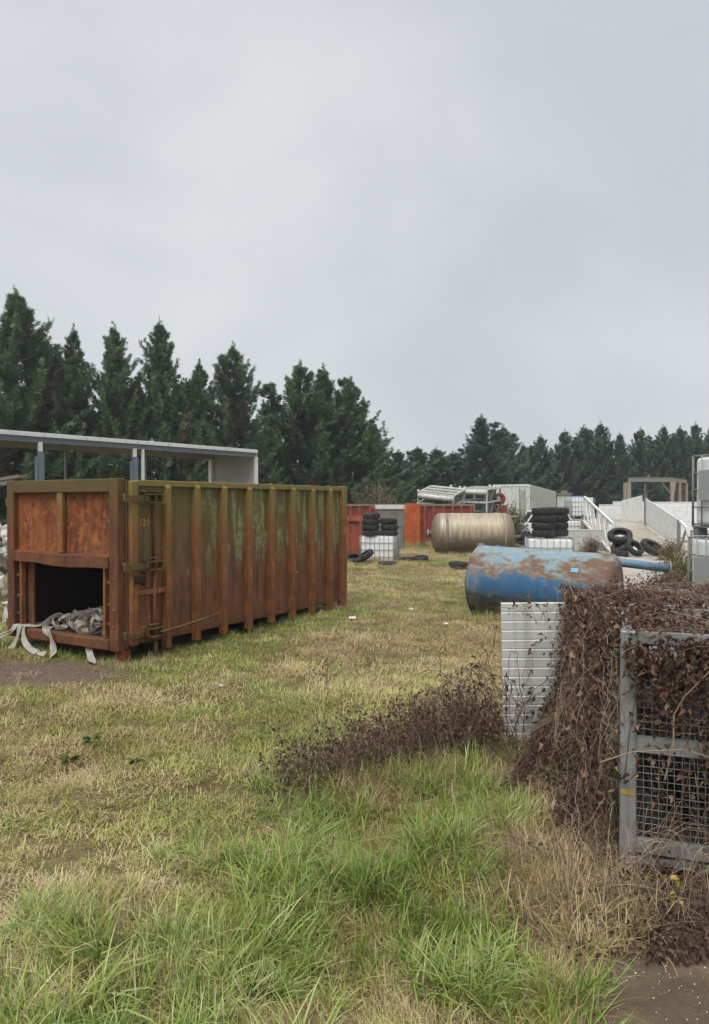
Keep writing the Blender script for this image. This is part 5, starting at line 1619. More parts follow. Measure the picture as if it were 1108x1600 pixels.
# ------------------------------------------------------------------ trees
def cypress_crown(seed, H=10.0, Rr=2.4, bare=0.0):
    g = np.random.default_rng(seed)
    nb = 165
    t = ((np.arange(nb) + g.random(nb)) / nb) ** 1.08
    az_ = np.arange(nb) * 2.39996 + g.normal(0, 0.4, nb)
    prof = np.clip((1 - t) ** 0.78, 0.04, 1) * np.clip(0.80 + t * 1.4, 0, 1)
    Lb = Rr * prof * (0.28 + 0.80 * g.random(nb) ** 0.9 + 0.25 * (g.random(nb) < 0.14)) + 0.10
    elev = np.radians(g.uniform(4, 30, nb) + 26 * t ** 0.8)
    z0 = H * (0.02 + 0.92 * t) - 0.12 * Lb
    ps = []; ds = []; sz = []; vs_ = []
    # side leaders break up the outline
    root = np.zeros((nb, 3))
    for q in range(int(g.integers(2, 5))):
        aa = g.random() * 6.283; rr_ = g.uniform(0.5, 1.3); hh = H * g.uniform(0.66, 0.90); ne = 18
        te = g.random(ne)
        t = np.concatenate([t, 0.55 + 0.4 * te]); az_ = np.concatenate([az_, g.random(ne) * 6.283])
        Lb = np.concatenate([Lb, 0.15 + 0.75 * (1 - te) ** 0.8 * g.uniform(0.6, 1.2, ne)])
        elev = np.concatenate([elev, np.radians(g.uniform(25, 60, ne))])
        z0 = np.concatenate([z0, hh - 2.1 * (1 - te)])
        root = np.concatenate([root, np.tile([rr_ * math.cos(aa), rr_ * math.sin(aa), 0], (ne, 1))])
    nb = len(t)
    for i in range(nb):
        # each limb is a pointed, upswept plume: paired sprays shortening to the tip
        m = int(5 + 15 * min(1.2, Lb[i] / 2.6)) * 2
        s = 0.15 + 0.85 * (np.repeat(np.arange(m // 2), 2) + g.random(m)) / (m / 2)
        s = np.clip(s, 0, 1)
        sgn = np.where(np.arange(m) % 2, 1.0, -1.0)
        out = np.array([math.cos(az_[i]), math.sin(az_[i]), 0]); lat0 = np.array([-out[1], out[0], 0]); up = np.array([0, 0, 1.0])
        be = elev[i] + 0.75 * s ** 1.6                      # tips sweep upward
        ax_ = out * np.cos(be)[:, None] + up * np.sin(be)[:, None]
        r = Lb[i] * s * np.cos(elev[i] + 0.25 * s); z = z0[i] + Lb[i] * s * np.sin(elev[i] + 0.33 * s)
        ro = g.uniform(-0.9, 0.9)
        nrm0 = np.cross(lat0, ax_)
        lat = lat0 * math.cos(ro) + nrm0 * math.sin(ro)
        p = root[i] + out * r[:, None] + up * z[:, None] + g.normal(0, 0.03, (m, 3))
        op = 0.75 - 0.45 * s + g.normal(0, 0.12, m)
        d = ax_ * np.cos(op)[:, None] + lat * (np.sin(op) * sgn)[:, None] + g.normal(0, 0.16, (m, 3))
        ps.append(p); ds.append(norm(d)); sz.append((0.15 + (0.12 + 0.13 * min(2.6, Lb[i])) * (1 - s) ** 0.8) * g.uniform(0.75, 1.25, m))
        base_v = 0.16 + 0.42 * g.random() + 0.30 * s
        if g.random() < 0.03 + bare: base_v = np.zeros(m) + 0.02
        vs_.append(np.clip(base_v, 0, 1))
    m = 10
    zt = H * np.linspace(0.90, 0.985, m)
    ps.append(np.stack([g.normal(0, 0.02, m), g.normal(0, 0.02, m), zt], 1)); ds.append(norm(np.stack([g.normal(0, 0.35, m), g.normal(0, 0.35, m), np.full(m, 1.0)], 1)))
    sz.append(np.linspace(0.34, 0.18, m)); vs_.append(np.full(m, 0.5))
    p = np.concatenate(ps); d = np.concatenate(ds); s = np.concatenate(sz); v = np.concatenate(vs_)
    n = len(p)
    rv = norm(g.normal(0, 1, (n, 3)))
    side = norm(np.cross(d, rv)); nrm_ = np.cross(side, d)
    V = []; F = []; VV = []; off = 0
    def add(pp, dd, ss, L, w, vv):
        nonlocal off
        a, f = rhombi(pp, dd, ss, L, w)
        V.append(a); F.append(f + off); VV.append(np.repeat(vv, 4)); off += len(a)
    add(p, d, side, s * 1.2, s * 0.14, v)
    for k, (at, ang, ll) in enumerate(((0.02, 0.8, 0.62), (0.02, -0.8, 0.62), (0.2, 0.7, 0.66), (0.2, -0.7, 0.66), (0.42, 0.55, 0.52), (0.42, -0.55, 0.52))):
        dd = norm(d * math.cos(ang) + side * math.sin(ang) + nrm_ * g.normal(0, 0.3, (n, 1)))
        ss = norm(side * math.cos(ang) - d * math.sin(ang) + nrm_ * g.normal(0, 0.5, (n, 1)))
        add(p + d * (s * at)[:, None], dd, ss, s * ll, s * 0.15, np.clip(v + g.normal(0, 0.06, n), 0.0, 1))
    return np.concatenate(V), np.concatenate(F), np.concatenate(VV)
crowns = []
trunks = []
for k in range(6):
    V, F, VV = cypress_crown(100 + k, 10.0, (4.2, 4.4, 3.9, 4.5, 4.3, 4.1)[k], 0.05 if k == 2 else 0.0)
    crowns.append((np_mesh('crown', V, [F], m_cyp, VV), np_mesh('crown', V, [F], m_cyp2, VV)))
    mb = MB()
    mb.tube([(0, 0, -0.2), (0.05, 0.02, 2.5), (-0.03, 0.04, 5.5), (0.0, 0.0, 9.2)], [0.17, 0.14, 0.09, 0.02], 8)
    rr = random.Random(k)
    for j in range(22):
        a = rr.uniform(0, 6.283); z = rr.uniform(0.6, 7.5); L = (1 - z / 10) * 1.7
        mb.tube([(0, 0, z), (L * .5 * math.cos(a), L * .5 * math.sin(a), z + 0.25 * L), (L * math.cos(a), L * math.sin(a), z + 0.7 * L)], [0.035, 0.022, 0.008], 5)
    trunks.append(mb.mesh('trunk', m_bark))
G_T1 = 'tall cypress trees behind the trailer'
G_T2 = 'cypress trees along the far boundary'
trees = [
    # u_top, v_top, Y, width factor, variant, far?, label
    (-62, 470, 33, 1.15, 0, 0, 'cypress cut by the photo edge, before the tallest of the row'),
    (26, 440, 33.5, 1.25, 1, 0, 'tallest dark cypress of the row at the photo edge'),
    (74, 520, 36.5, 0.95, 4, 0, 'slim cypress filling the gap right after the tallest cypress'),
    (116, 500, 35, 0.88, 2, 0, 'thin-topped cypress with brownish dead tip above the trailer roof'),
    (180, 497, 35.5, 1.0, 3, 0, 'cypress standing above the middle trailer post'),
    (251, 489, 36, 1.1, 5, 0, 'pointed cypress with wide spreading shoulder above the trailer'),
    (312, 556, 38, 0.95, 0, 0, 'shorter cypress in the dip above the trailer bulkhead'),
    (365, 527, 37, 1.05, 1, 0, 'sharp-pointed cypress directly above the trailer end'),
    (425, 622, 42, 0.95, 4, 0, 'low cypress in the notch before the three-topped clump'),
    (470, 556, 40, 1.25, 3, 0, 'first and tallest of the three-topped cypress clump'),
    (505, 563, 41, 1.25, 5, 0, 'middle tree of the three-topped cypress clump'),
    (548, 584, 42, 1.2, 0, 0, 'last tree of the three-topped cypress clump, sloping to the low hedge'),
    (582, 655, 45, 1.1, 2, 0, 'small cypress tucked against the end of the clump'),
    (622, 700, 54, 1.35, 1, 1, 'first low bushy cypress above the red container'),
    (652, 694, 56, 1.35, 3, 1, 'second low bushy cypress above the steel racks'),
    (682, 696, 57, 1.3, 4, 1, 'third low bushy cypress above the steel racks'),
    (708, 702, 58, 1.25, 0, 1, 'fourth low bushy cypress beside the broad tall one'),
    (752, 643, 59, 1.55, 5, 1, 'broad tall cypress rising alone above the white box trailer'),
    (786, 660, 61, 1.25, 1, 1, 'cypress leaning on the shoulder of the broad tall one'),
    (818, 690, 64, 1.0, 2, 1, 'short cypress in the gap above the box trailer end'),
    (845, 675, 64, 0.95, 3, 1, 'slim pointed cypress above the box trailer side'),
    (882, 667, 66, 1.15, 0, 1, 'cypress rising above the blue tarp load'),
    (912, 660, 67, 1.15, 4, 1, 'cypress above the ramp railing top'),
    (938, 655, 68, 1.2, 1, 1, 'tallest cypress above the ramp head'),
    (968, 672, 68, 1.1, 5, 1, 'lower cypress above the ramp wing wall'),
    (1000, 664, 69, 1.1, 3, 1, 'cypress above the front corner of the open shelter'),
    (1036, 660, 70, 1.1, 2, 1, 'cypress above the middle of the open shelter'),
    (1062, 662, 70, 1.1, 0, 1, 'cypress above the rear corner of the open shelter'),
    (1086, 656, 71, 1.1, 1, 1, 'cypress between the open shelter and the tote stack'),
    (1112, 660, 71, 1.1, 4, 1, 'cypress above the tall tote stack'),
    (1145, 655, 72, 1.2, 5, 1, 'cypress cut by the photo edge behind the tote stack'),
]
for i, (u, v, Y, wf, k, far, lab) in enumerate(trees):
    Hh = PZ(v, Y)
    t = thing('cypress_tree', lab, 'tree', (PX(u, Y), Y, 0), rotz=random.uniform(0, 6.283), group=G_T2 if far else G_T1)
    ws = wf * (1.14 if not far else 1.12)
    sc = (ws, ws, Hh / 10.15)
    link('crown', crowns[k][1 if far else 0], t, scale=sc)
    link('trunk', trunks[k], t, scale=(1, 1, Hh / 10.15))

# twiggy grey bushes
def twig_bush(x, y, rx, h, label, seed, n=420, mat=None, z0=0.0, ls=1.0):
    r_ = random.Random(seed)
    t = thing('twiggy_bush', label, 'bush', (x, y, z0), group='grey twiggy bushes among the junk')
    P = Plant()
    for k in range(n):
        a = r_.uniform(0, 6.283); e_ = r_.uniform(0.25, 1.5); L = r_.uniform(0.5, 1.0)
        pts = []
        for j in range(5):
            q = j / 4
            pts.append((rx * L * q * math.cos(e_) * math.cos(a) + r_.gauss(0, .03), rx * L * q * math.cos(e_) * math.sin(a) + r_.gauss(0, .03), h * L * q * math.sin(e_) ** 0.8 + r_.gauss(0, .02)))
        P.stem(pts, 0.012, r_.random())
        for j in range(12):
            p = np.array(pts[r_.randint(2, 4)]) + np.array([r_.gauss(0, .12), r_.gauss(0, .12), r_.gauss(0, .1)])
            p[2] = max(0.03, p[2])
            P.leaf(p, r_.uniform(0.05, 0.11) * ls, r_.random())
    P.stems_obj('stems', t, m_stem); leaf_mass('leaves', P.lp, t, mat or m_twigbush, r_)
twig_bush(PX(585, 38.5), 38.5, 1.9, 3.1, 'broad grey-brown bush rising behind the red container', 3, 520)
twig_bush(PX(800, 34.5), 34.5, 0.85, 1.9, 'bare twiggy bush between the beige tank and the hatchback', 4, 260)
twig_bush(PX(1048, 24.9), 24.9, 0.75, 0.75, 'low brown weeds at the foot of the ramp end post', 6, 130, m_dryleaf, ls=0.5)
twig_bush(PX(1062, 17), 17, 0.55, 1.0, 'straggly olive weeds in front of the stacked totes', 8, 170, m_gleaf, ls=0.5)
twig_bush(PX(1045, 14.5), 14.5, 0.7, 0.75, 'brown and green weeds beyond the vine mound', 12, 170, m_dryleaf, ls=0.5)
twig_bush(PX(925, 28.6), 28.6, 0.55, 0.7, 'dry brown weeds under the ramp railing', 14, 110, m_dryleaf, ls=0.5)

# lone dead stalks on the lawn
def stalk(u, v, hpx, label, seed):
    Y = 2300 / (v - 785); x = PX(u, Y); h = hpx / 1150 * Y
    r_ = random.Random(seed)
    t = thing('dead_stalk', label, 'stalk', (x, Y, gzf(x, Y)), group='dead weed stalks on the lawn')
    P = Plant()
    P.stem([(0, 0, 0), (0.01, 0, h * .4), (-0.01, 0.01, h * .75), (0.015, 0, h)], 0.004, 0.15)
    for k in range(10):
        z = h * r_.uniform(0.3, 0.95); a = r_.uniform(0, 6.283); L = h * r_.uniform(0.1, 0.25)
        P.stem([(0, 0, z), (L * .6 * math.cos(a), L * .6 * math.sin(a), z + L * .5), (L * math.cos(a), L * math.sin(a), z + L)], 0.002, 0.2)
        P.leaf(np.array([L * math.cos(a), L * math.sin(a), z + L]), r_.uniform(0.015, 0.03), 0.25)
    P.stems_obj('stems', t); leaf_mass('seed_heads', P.lp, t, m_dryleaf, r_)
stalk(577, 1055, 38, 'short dark dead stalk standing alone on the lawn', 1)
stalk(510, 1110, 62, 'thin branching dead stalk on the lawn nearer the tall grass', 2)
stalk(688, 1060, 50, 'thin dead stalk on the lawn toward the white panel', 3)
stalk(772, 1010, 60, 'tall dead weed just before the blue tank', 4)
stalk(745, 975, 45, 'dead weed at the foot of the blue tank end', 5)

# ------------------------------------------------------------------ rubble heap and boards left of the container
def rubble():
    r_ = random.Random(2)
    mb = MB()
    for k in range(420):
        a = r_.random()
        x = -9.5 + 3.9 * r_.random(); y = 12.0 + 4.5 * r_.random()
        hh = 1.9 * max(0, 1 - ((x + 7.9) / 2.3) ** 2) * max(0.1, 1 - ((y - 14.3) / 2.8) ** 2)
        z = hh * (0.55 + 0.45 * r_.random())
        s = r_.uniform(0.06, 0.22)
        e_ = Euler((r_.uniform(0, 6), r_.uniform(0, 6), r_.uniform(0, 6))).to_matrix()
        bm = bmesh.new()
        for q in range(9):
            bm.verts.new(e_ @ Vector((r_.uniform(-1, 1) * s, r_.uniform(-.8, .8) * s, r_.uniform(-.5, .5) * s)) + Vector((x, y, z)))
        h = bmesh.ops.convex_hull(bm, input=bm.verts)
        bmesh.ops.delete(bm, geom=[v for v in bm.verts if not v.link_faces], context='VERTS')
        bm.verts.index_update()
        mb.add([v.co.copy() for v in bm.verts], [tuple(v.index for v in f.verts) for f in bm.faces])
        bm.free()
    o = mb.build('rubble', m_rubble); tag(o, 'pale heap of broken rubble beside the rusty container', 'rubble', kind='stuff')
rubble()
def board(p, q, w, th, label, m=m_wood):
    o = MB().bar(p, q, w, th).build('broken_board', m); tag(o, label, 'board', 'boards lying on the rubble heap')
board((PX(-30, 13.5), 13.5, PZ(865, 13.5)), (PX(22, 13.2), 13.2, PZ(858, 13.2)), 0.35, 0.10, 'pale board jutting from the rubble beside the container', m_offwhite)
board((-9.2, 15.2, 2.15), (-6.6, 14.6, 2.52), 0.2, 0.06, 'grey board tipped up on the rubble above the container top')
board((-9.5, 15.0, 2.3), (-7.2, 15.4, 2.42), 0.5, 0.12, 'wide broken slab lying across the rubble top', m_greysheet)

def pebbles():
    r_ = random.Random(31)
    mb = MB()
    for k in range(300):
        x = r_.gauss(-4.0, 0.8); y = r_.gauss(8.75, 0.35)
        s_ = r_.uniform(0.006, 0.022); z = gzf(x, y)
        e_ = Euler((r_.uniform(0, 6), r_.uniform(0, 6), r_.uniform(0, 6))).to_matrix()
        vs = [Vector((x, y, z + s_ * 0.3)) + e_ @ Vector(q) * s_ for q in ((1,.1,0),(-.9,0,.2),(0,.8,0),(.2,-1,0),(0,.1,.6),(0,0,-.6))]
        mb.add(vs, [(0,2,4),(2,1,4),(1,3,4),(3,0,4),(2,0,5),(1,2,5),(3,1,5),(0,3,5)])
    tag(mb.build('pebbles', plain('pebble_stone', (0.20, 0.165, 0.135), 0.9, var=0.5, scale=9)), 'small pale stones on the bare earth by the hatch', 'stones', kind='stuff')
pebbles()

# litter scraps on the lawn
def scrap(u, v, s, seed, label):
    Y = 2300 / (v - 785); x = PX(u, Y)
    r_ = random.Random(seed)
    vs = []; n = 5
    for i in range(n + 1):
        for j in range(n + 1):
            vs.append(((i / n - .5) * s * 1.1 + r_.gauss(0, s * .05), (j / n - .5) * s + r_.gauss(0, s * .05), abs(r_.gauss(0.02, s * 0.14))))
    fs = [(i*(n+1)+j, (i+1)*(n+1)+j, (i+1)*(n+1)+j+1, i*(n+1)+j+1) for i in range(n) for j in range(n)]
    o = MB().add(vs, fs).build('paper_scrap', m_paper, loc=(x, Y, gzf(x, Y) + 0.03), rot=(0.15, 0, r_.uniform(0, 6)))
    tag(o, label, 'litter', 'paper scraps on the lawn')
scrap(345, 1075, 0.06, 1, 'crumpled white scrap on the lawn in front of the container side')
scrap(551, 972, 0.10, 2, 'pale bluish scrap on the grass past the container end')
scrap(642, 955, 0.07, 3, 'white scrap on the straw-coloured grass between container and blue tank')
scrap(722, 920, 0.09, 4, 'white scrap beside the blue tank end')
scrap(697, 978, 0.06, 5, 'flat pale scrap on the lawn before the blue tank')
scrap(275, 1075, 0.035, 6, 'tiny pale scrap near the container jack foot')

def weed(u, v, label, seed):
    Y = 2300 / (v - 785); x = PX(u, Y)
    r_ = random.Random(seed)
    t = thing('broadleaf_weed', label, 'weed', (x, Y, gzf(x, Y)), group='broad-leaved weeds in the grass')
    V = []; F = []; val = []
    for k in range(r_.randint(12, 20)):
        e_ = Euler((r_.uniform(0.1, 0.9), r_.uniform(-0.3, 0.3), r_.uniform(0, 6.283))).to_matrix()
        s_ = r_.uniform(0.04, 0.085)
        L = LEAF.copy(); L[:, 2] *= 1.4; L[:, 0] *= 0.8; L[:, 1] += 0.35
        V.append((L * s_) @ np.array(e_).T + np.array([0, 0, 0.03])); F.append(LEAFF + 7 * k); val.append(np.full(7, r_.random()))
    o = link('leaves', np_mesh('leaves', np.concatenate(V), [np.concatenate(F)], m_gleaf, np.concatenate(val)), t); o['kind'] = 'stuff'
weed(105, 1190, 'dark green leafy weed on the lawn left of centre', 1)
weed(142, 1166, 'dark green leafy weed just beyond its lower neighbour on the lawn', 2)
weed(210, 1205, 'leafy weed at the start of the taller grass', 3)
weed(400, 1548, 'leafy weed in the tall grass at the bottom middle', 4)
weed(100, 1500, 'leafy weed in the tall grass at the bottom corner', 5)
weed(560, 1150, 'leafy weed before the dead bramble bank', 6)

# ------------------------------------------------------------------ grass
def tuft_mesh(name, mat, n, rad, L0, L1, w0, w1, lean0, lean1, seed, segs=3, flat=0.0):
    g = np.random.default_rng(seed)
    rr = rad * np.sqrt(g.random(n)); th = g.random(n) * 6.283
    p = np.stack([rr * np.cos(th), rr * np.sin(th), np.full(n, -0.01)], 1)
    az_ = th + g.normal(0, 1.1, n)
    V, Q, T, k = blades(p, az_, g.uniform(L0, L1, n), g.uniform(w0, w1, n), g.uniform(lean0, lean1, n), segs)
    v = np.repeat(np.clip(g.normal(0.5, 0.24, n), 0, 1), k)
    return np_mesh(name, V, [Q, T] if len(Q) else [T], mat, v)
lib = bpy.data.collections.new('grass_library')
def lib_add(name, me):
    lib.objects.link(bpy.data.objects.new(name, me))
# 0-2 lush long, 3-5 olive long, 6-8 straw long, 9-10 brown matted, 11-13 short olive, 14-16 short straw, 17 short lush
for k in range(3): lib_add(f'tuft_{k:02d}', tuft_mesh('tuft', m_gr_lush, 34, 0.075, 0.10, 0.34, 0.005, 0.0105, 0.25, 1.9, 200 + k, 4))
for k in range(3): lib_add(f'tuft_{3+k:02d}', tuft_mesh('tuft', m_gr_olive, 38, 0.085, 0.07, 0.25, 0.004, 0.008, 0.3, 2.0, 210 + k, 4))
for k in range(3): lib_add(f'tuft_{6+k:02d}', tuft_mesh('tuft', m_gr_straw, 38, 0.085, 0.08, 0.30, 0.003, 0.006, 0.4, 2.2, 220 + k, 4))
for k in range(2): lib_add(f'tuft_{9+k:02d}', tuft_mesh('tuft', m_gr_brown, 44, 0.10, 0.08, 0.26, 0.003, 0.0055, 0.9, 2.3, 230 + k, 4))
for k in range(3): lib_add(f'tuft_{11+k:02d}', tuft_mesh('tuft', m_gr_olive, 115, 0.17, 0.03, 0.10, 0.0035, 0.0075, 0.7, 2.4, 240 + k, 2))
for k in range(3): lib_add(f'tuft_{14+k:02d}', tuft_mesh('tuft', m_gr_straw, 115, 0.17, 0.03, 0.12, 0.003, 0.007, 0.9, 2.6, 250 + k, 2))
lib_add('tuft_17', tuft_mesh('tuft', m_gr_lush, 110, 0.17, 0.03, 0.10, 0.004, 0.0075, 0.6, 2.3, 260, 2))

cinv = np.array(CM.inverted())
def in_poly(x, y, poly):
    ins = np.zeros(len(x), bool)
    n = len(poly)
    for i in range(n):
        x1, y1 = poly[i]; x2, y2 = poly[(i + 1) % n]
        c = ((y1 > y) != (y2 > y)) & (x < (x2 - x1) * (y - y1) / (y2 - y1 + 1e-12) + x1)
        ins ^= c
    return ins
def scatter(y0, y1, dens, power):
    """points in the view wedge, density per m2 at y0 falling with distance"""
    n = int(dens * (y1 ** 2 - y0 ** 2) * 0.5)
    y = np.sqrt(rng.random(n) * (y1 ** 2 - y0 ** 2) + y0 ** 2)
    x = (rng.random(n) * 2 - 1) * (0.53 * y + 0.5)
    keep = rng.random(n) < (y0 / y) ** power
    return x[keep], y[keep]
def clear(x, y):
    lx = cinv[0, 0] * x + cinv[0, 1] * y + cinv[0, 3]; ly = cinv[1, 0] * x + cinv[1, 1] * y + cinv[1, 3]
    k = ~((lx > -0.02) & (lx < LEN) & (ly > 0.05) & (ly < WID))
    k &= ~in_poly(x, y, [(0.80, 1.0), (0.84, 2.6), (1.0, 2.95), (1.14, 3.2), (1.4, 3.5), (1.5, 3.95), (6, 3.0), (6, 1.0)])
    k &= ~in_poly(x, y, [(1.35, 3.9), (1.6, 6.0), (1.8, 6.9), (6, 7.5), (6, 2)])
    k &= ~in_poly(x, y, [(5.4, 13.5), (6.4, 17), (7.3, 21), (8.7, 26.4), (9.9, 27.4), (10, 36), (40, 36), (40, 11.8), (8, 11.8)])
    d = np.sqrt(((x + 4.1) * 0.55) ** 2 + (y - 8.75) ** 2) + (fbm(x * 2.2, y * 2.2, 77) - 0.5) * 1.1
    k &= (d > 0.78) | (rng.random(len(x)) < 0.10)
    return k
PXs, PYs, IDX, SCL, LD, LA = [], [], [], [], [], []
def emit(x, y, idx, scl, ld=None, la=None):
    PXs.append(x); PYs.append(y); IDX.append(idx); SCL.append(scl)
    LD.append(rng.random(len(x)) * 6.283 if ld is None else ld); LA.append(np.abs(rng.normal(0, 0.15, len(x))) if la is None else la)
# lawn
for (a, b, dn, pw) in ((2.9, 13, 66, 0.45), (2.5, 6.5, 34, 0.2), (12.5, 30, 26, 0.85), (28, 62, 9, 0.5)):
    x, y = scatter(a, b, dn, pw)
    k = clear(x, y); x, y = x[k], y[k]
    n = len(x)
    far = np.clip((y - 9) / 10, 0, 1)
    m1 = fbm(x * 0.45 + 11, y * 0.45, 51) ; m2 = fbm(x * 1.3, y * 1.3 + 4, 61)
    lx = cinv[0, 0] * x + cinv[0, 1] * y + cinv[0, 3]; ly = cinv[1, 0] * x + cinv[1, 1] * y + cinv[1, 3]
    by_cont = np.clip(1 - np.abs(ly + 0.55) / 0.9, 0, 1) * ((lx > -0.5) & (lx < LEN + 0.6))
    m4 = fbm(x * 2.6 + 40, y * 2.6, 71)
    straw = 0.46 + 1.5 * (m1 - 0.5) + 1.6 * (m2 - 0.5) + 1.2 * (m4 - 0.5) + 0.12 * far - 0.75 * by_cont
    straw -= 0.34 * np.clip((6.5 - y) / 2, 0, 1)
    u = rng.random(n)
    idx = np.where(u < straw, 14 + rng.integers(0, 3, n), 11 + rng.integers(0, 3, n))
    lush = (rng.random(n) < np.clip(0.18 + 1.4 * (0.5 - m1) + 0.8 * (0.5 - m4) + 0.5 * by_cont, 0, 0.85)) & (u >= straw)
    idx = np.where(lush, 17, idx)
    scl = (0.45 + 0.9 * m4 + 0.5 * rng.random(n)) * (0.68 + 0.32 * np.clip((y - 3.5) / 3, 0, 1)) * (1 + 0.5 * np.clip((y - 14) / 20, 0, 1))
    emit(x, y, idx, scl)
rng = np.random.default_rng(2024)
# long grass in front: clumps with a common lean, height and kind
x, y = scatter(2.3, 6.4, 460, 0.85)
edge = np.interp(x, [-2.4, -1.7, -1.25, -0.5, 1.2], [3.0, 3.45, 4.3, 4.95, 5.5]) + 0.7 * (fbm(x * 1.1, y * 1.1, 88) - 0.5)
tall = np.clip((edge - y) / 0.7, 0, 1)
k = clear(x, y) & (rng.random(len(x)) < tall ** 0.8)
x, y = x[k], y[k]; tall = tall[k]
n = len(x)
nc = 210
cx = rng.uniform(-2.9, 1.6, nc); cy = rng.uniform(2.2, 6.0, nc)
wx = x + (fbm(x * 4, y * 4, 131) - 0.5) * 0.25; wy = y + (fbm(x * 4 + 9, y * 4, 137) - 0.5) * 0.25
near = np.argmin((wx[:, None] - cx) ** 2 + (wy[:, None] - cy) ** 2, axis=1)
m1 = fbm(cx * 0.9 + 2.3, cy * 0.9 + 0.7, 91)
kind_u = rng.random(nc)
lushness = np.clip(0.47 + 2.0 * (m1 - 0.5) + 0.25 * np.exp(-((cx - 0.25) / 0.7) ** 2 - ((cy - 4.1) / 0.6) ** 2) + 0.15 * (cy < 3.2), 0.08, 0.8)
brownish = np.exp(-((cx + 0.75) / 0.45) ** 2 - ((cy - 3.75) / 0.3) ** 2)
lushness *= 1 - 0.8 * brownish
ckind = np.where(kind_u < lushness, 0, np.where(kind_u < lushness + (1 - lushness) * 0.42, 1, np.where(kind_u < lushness + (1 - lushness) * (0.82 - 0.5 * brownish), 2, 3)))
right_c = cx > 0.85
ckind = np.where(right_c & (rng.random(nc) < 0.85), np.where(rng.random(nc) < 0.5, 2, 3), ckind)
clean_dir = rng.random(nc) * 6.283; clean_amt = np.abs(rng.normal(0.42, 0.30, nc)); chgt = 0.26 + 0.62 * rng.random(nc) ** 1.3
chgt = np.where(ckind == 0, chgt + 0.22, chgt)
kd = ckind[near]
# every clump holds a share of the other kinds
alt = rng.random(n)
kd = np.where(alt < 0.15, 2, np.where(alt < 0.42, 1, np.where(alt < 0.48, 3, kd)))
base_i = np.array([0, 3, 6, 9])[kd]; span = np.array([3, 3, 3, 2])[kd]
idx = base_i + (rng.random(n) * span).astype(int)
scl = chgt[near] * rng.uniform(0.75, 1.2, n) * (0.45 + 0.5 * tall) * np.array([1.0, 1.0, 0.95, 0.9])[kd]
emit(x, y, idx, scl, clean_dir[near] + rng.normal(0, 0.5, n), clean_amt[near] + rng.normal(0, 0.1, n))
# big straw clump leaning from the vine foot
n = 210
x = rng.normal(1.12, 0.17, n); y = rng.normal(3.75, 0.42, n)
k = (y > 3.05) & (y < 4.9) & (x < 1.40) & ~((x > 1.0) & (y < 3.2))
x, y = x[k], y[k]; n = len(x)
emit(x, y, np.where(rng.random(n) < 0.3, 6 + rng.integers(0, 3, n), 9 + rng.integers(0, 2, n)), rng.uniform(0.6, 1.15, n))
# ragged rim of the concrete
for (ax, ay, bx, by) in ((0.66, 2.3, 0.80, 2.75), (0.80, 2.75, 1.02, 3.15), (1.02, 3.15, 1.42, 3.5)):
    n = 70; f = rng.random(n)
    x = ax + (bx - ax) * f + rng.normal(-0.02, 0.06, n); y = ay + (by - ay) * f + rng.normal(0.02, 0.06, n)
    emit(x, y, np.array([6, 7, 9, 10, 3, 14])[rng.integers(0, 6, n)], rng.uniform(0.3, 0.75, n))
# rank grass along the container foot, tanks and skips
def fringe(ax, ay, bx, by, n, w, ids, s0, s1):
    f = rng.random(n)
    x = ax + (bx - ax) * f + rng.normal(0, w, n); y = ay + (by - ay) * f + rng.normal(0, w, n)
    emit(x, y, np.array(ids)[rng.integers(0, len(ids), n)], rng.uniform(s0, s1, n))
c0 = CM @ Vector((0.1, -0.08, 0)); c1 = CM @ Vector((LEN, -0.08, 0))
fringe(c0.x, c0.y, c1.x, c1.y, 130, 0.07, [0, 3, 4, 11, 17, 6], 0.35, 0.75)
c0 = CM @ Vector((-0.1, 0.0, 0)); c1 = CM @ Vector((-0.12, WID, 0))
fringe(c0.x, c0.y, c1.x, c1.y, 60, 0.06, [0, 3, 17, 17, 6], 0.3, 0.6)
fringe(-2.95, 9.0, -2.4, 9.25, 26, 0.05, [6, 9, 7], 0.4, 0.7)
fringe(1.9, 12.75, 3.8, 11.6, 80, 0.1, [3, 6, 7, 0], 0.5, 1.0)
fringe(2.9, 27.3, 6.2, 27.2, 60, 0.12, [3, 6, 7], 0.7, 1.2)
fringe(-1.0, 25.0, 2.8, 25.2, 90, 0.25, [3, 6, 17, 14], 0.6, 1.1)
fringe(1.8, 33.3, 5.5, 33.4, 70, 0.15, [3, 0, 17], 0.8, 1.4)
fringe(-0.4, 5.05, 1.2, 5.6, 260, 0.20, [0, 1, 3, 6, 7, 9], 0.5, 1.05)
fringe(1.0, 3.3, 1.25, 5.2, 150, 0.12, [6, 7, 9, 10, 9], 0.5, 1.0)

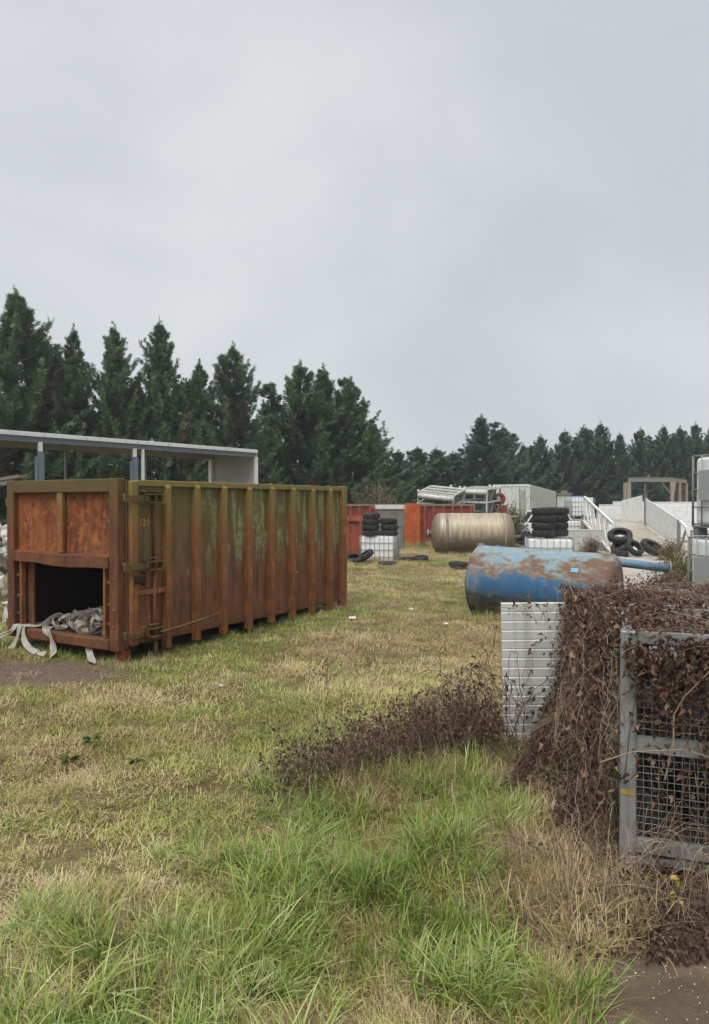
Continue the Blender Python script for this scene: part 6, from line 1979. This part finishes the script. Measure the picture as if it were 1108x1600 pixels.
X = np.concatenate(PXs); Y = np.concatenate(PYs); I = np.concatenate(IDX).astype(np.int32); SC = np.concatenate(SCL)
LDa = np.concatenate(LD); LAa = np.concatenate(LA); PSI = rng.random(len(X)) * 6.283
Z = gz(X, Y)
pm = bpy.data.meshes.new('grass')
pm.vertices.add(len(X)); pm.vertices.foreach_set('co', np.stack([X, Y, Z], 1).astype(np.float32).ravel())
for nm, typ, arr in (('idx', 'INT', I), ('scl', 'FLOAT', SC.astype(np.float32)), ('tint', 'FLOAT', np.clip(0.5 + 1.6 * (fbm(X * 0.8, Y * 0.8, 7) - 0.5) + rng.normal(0, 0.18, len(X)), 0, 1).astype(np.float32))):
    a = pm.attributes.new(nm, typ, 'POINT'); a.data.foreach_set('value', arr)
a = pm.attributes.new('rot', 'FLOAT_VECTOR', 'POINT')
a.data.foreach_set('vector', np.stack([-LAa * np.sin(LDa - PSI), LAa * np.cos(LDa - PSI), PSI], 1).astype(np.float32).ravel())
grass = link('grass', pm)
tag(grass, 'green and straw-coloured grass of the rough lawn', 'grass', kind='stuff')
ng = bpy.data.node_groups.new('grass_scatter', 'GeometryNodeTree')
ng.interface.new_socket('Geometry', in_out='INPUT', socket_type='NodeSocketGeometry')
ng.interface.new_socket('Geometry', in_out='OUTPUT', socket_type='NodeSocketGeometry')
gi = ng.nodes.new('NodeGroupInput'); go = ng.nodes.new('NodeGroupOutput')
ci = ng.nodes.new('GeometryNodeCollectionInfo'); ci.inputs[0].default_value = lib
ci.inputs['Separate Children'].default_value = True; ci.inputs['Reset Children'].default_value = True
ip = ng.nodes.new('GeometryNodeInstanceOnPoints'); ip.inputs['Pick Instance'].default_value = True
def named(nm, typ):
    n_ = ng.nodes.new('GeometryNodeInputNamedAttribute'); n_.data_type = typ; n_.inputs[0].default_value = nm
    return n_.outputs['Attribute']
er = ng.nodes.new('FunctionNodeEulerToRotation')
ng.links.new(named('rot', 'FLOAT_VECTOR'), er.inputs[0])
ng.links.new(gi.outputs[0], ip.inputs['Points']); ng.links.new(ci.outputs[0], ip.inputs['Instance'])
ng.links.new(named('idx', 'INT'), ip.inputs['Instance Index'])
ng.links.new(er.outputs[0], ip.inputs['Rotation'])
ng.links.new(named('scl', 'FLOAT'), ip.inputs['Scale'])
ng.links.new(ip.outputs[0], go.inputs[0])
md = grass.modifiers.new('scatter', 'NODES'); md.node_group = ng
print('grass tufts', len(X))
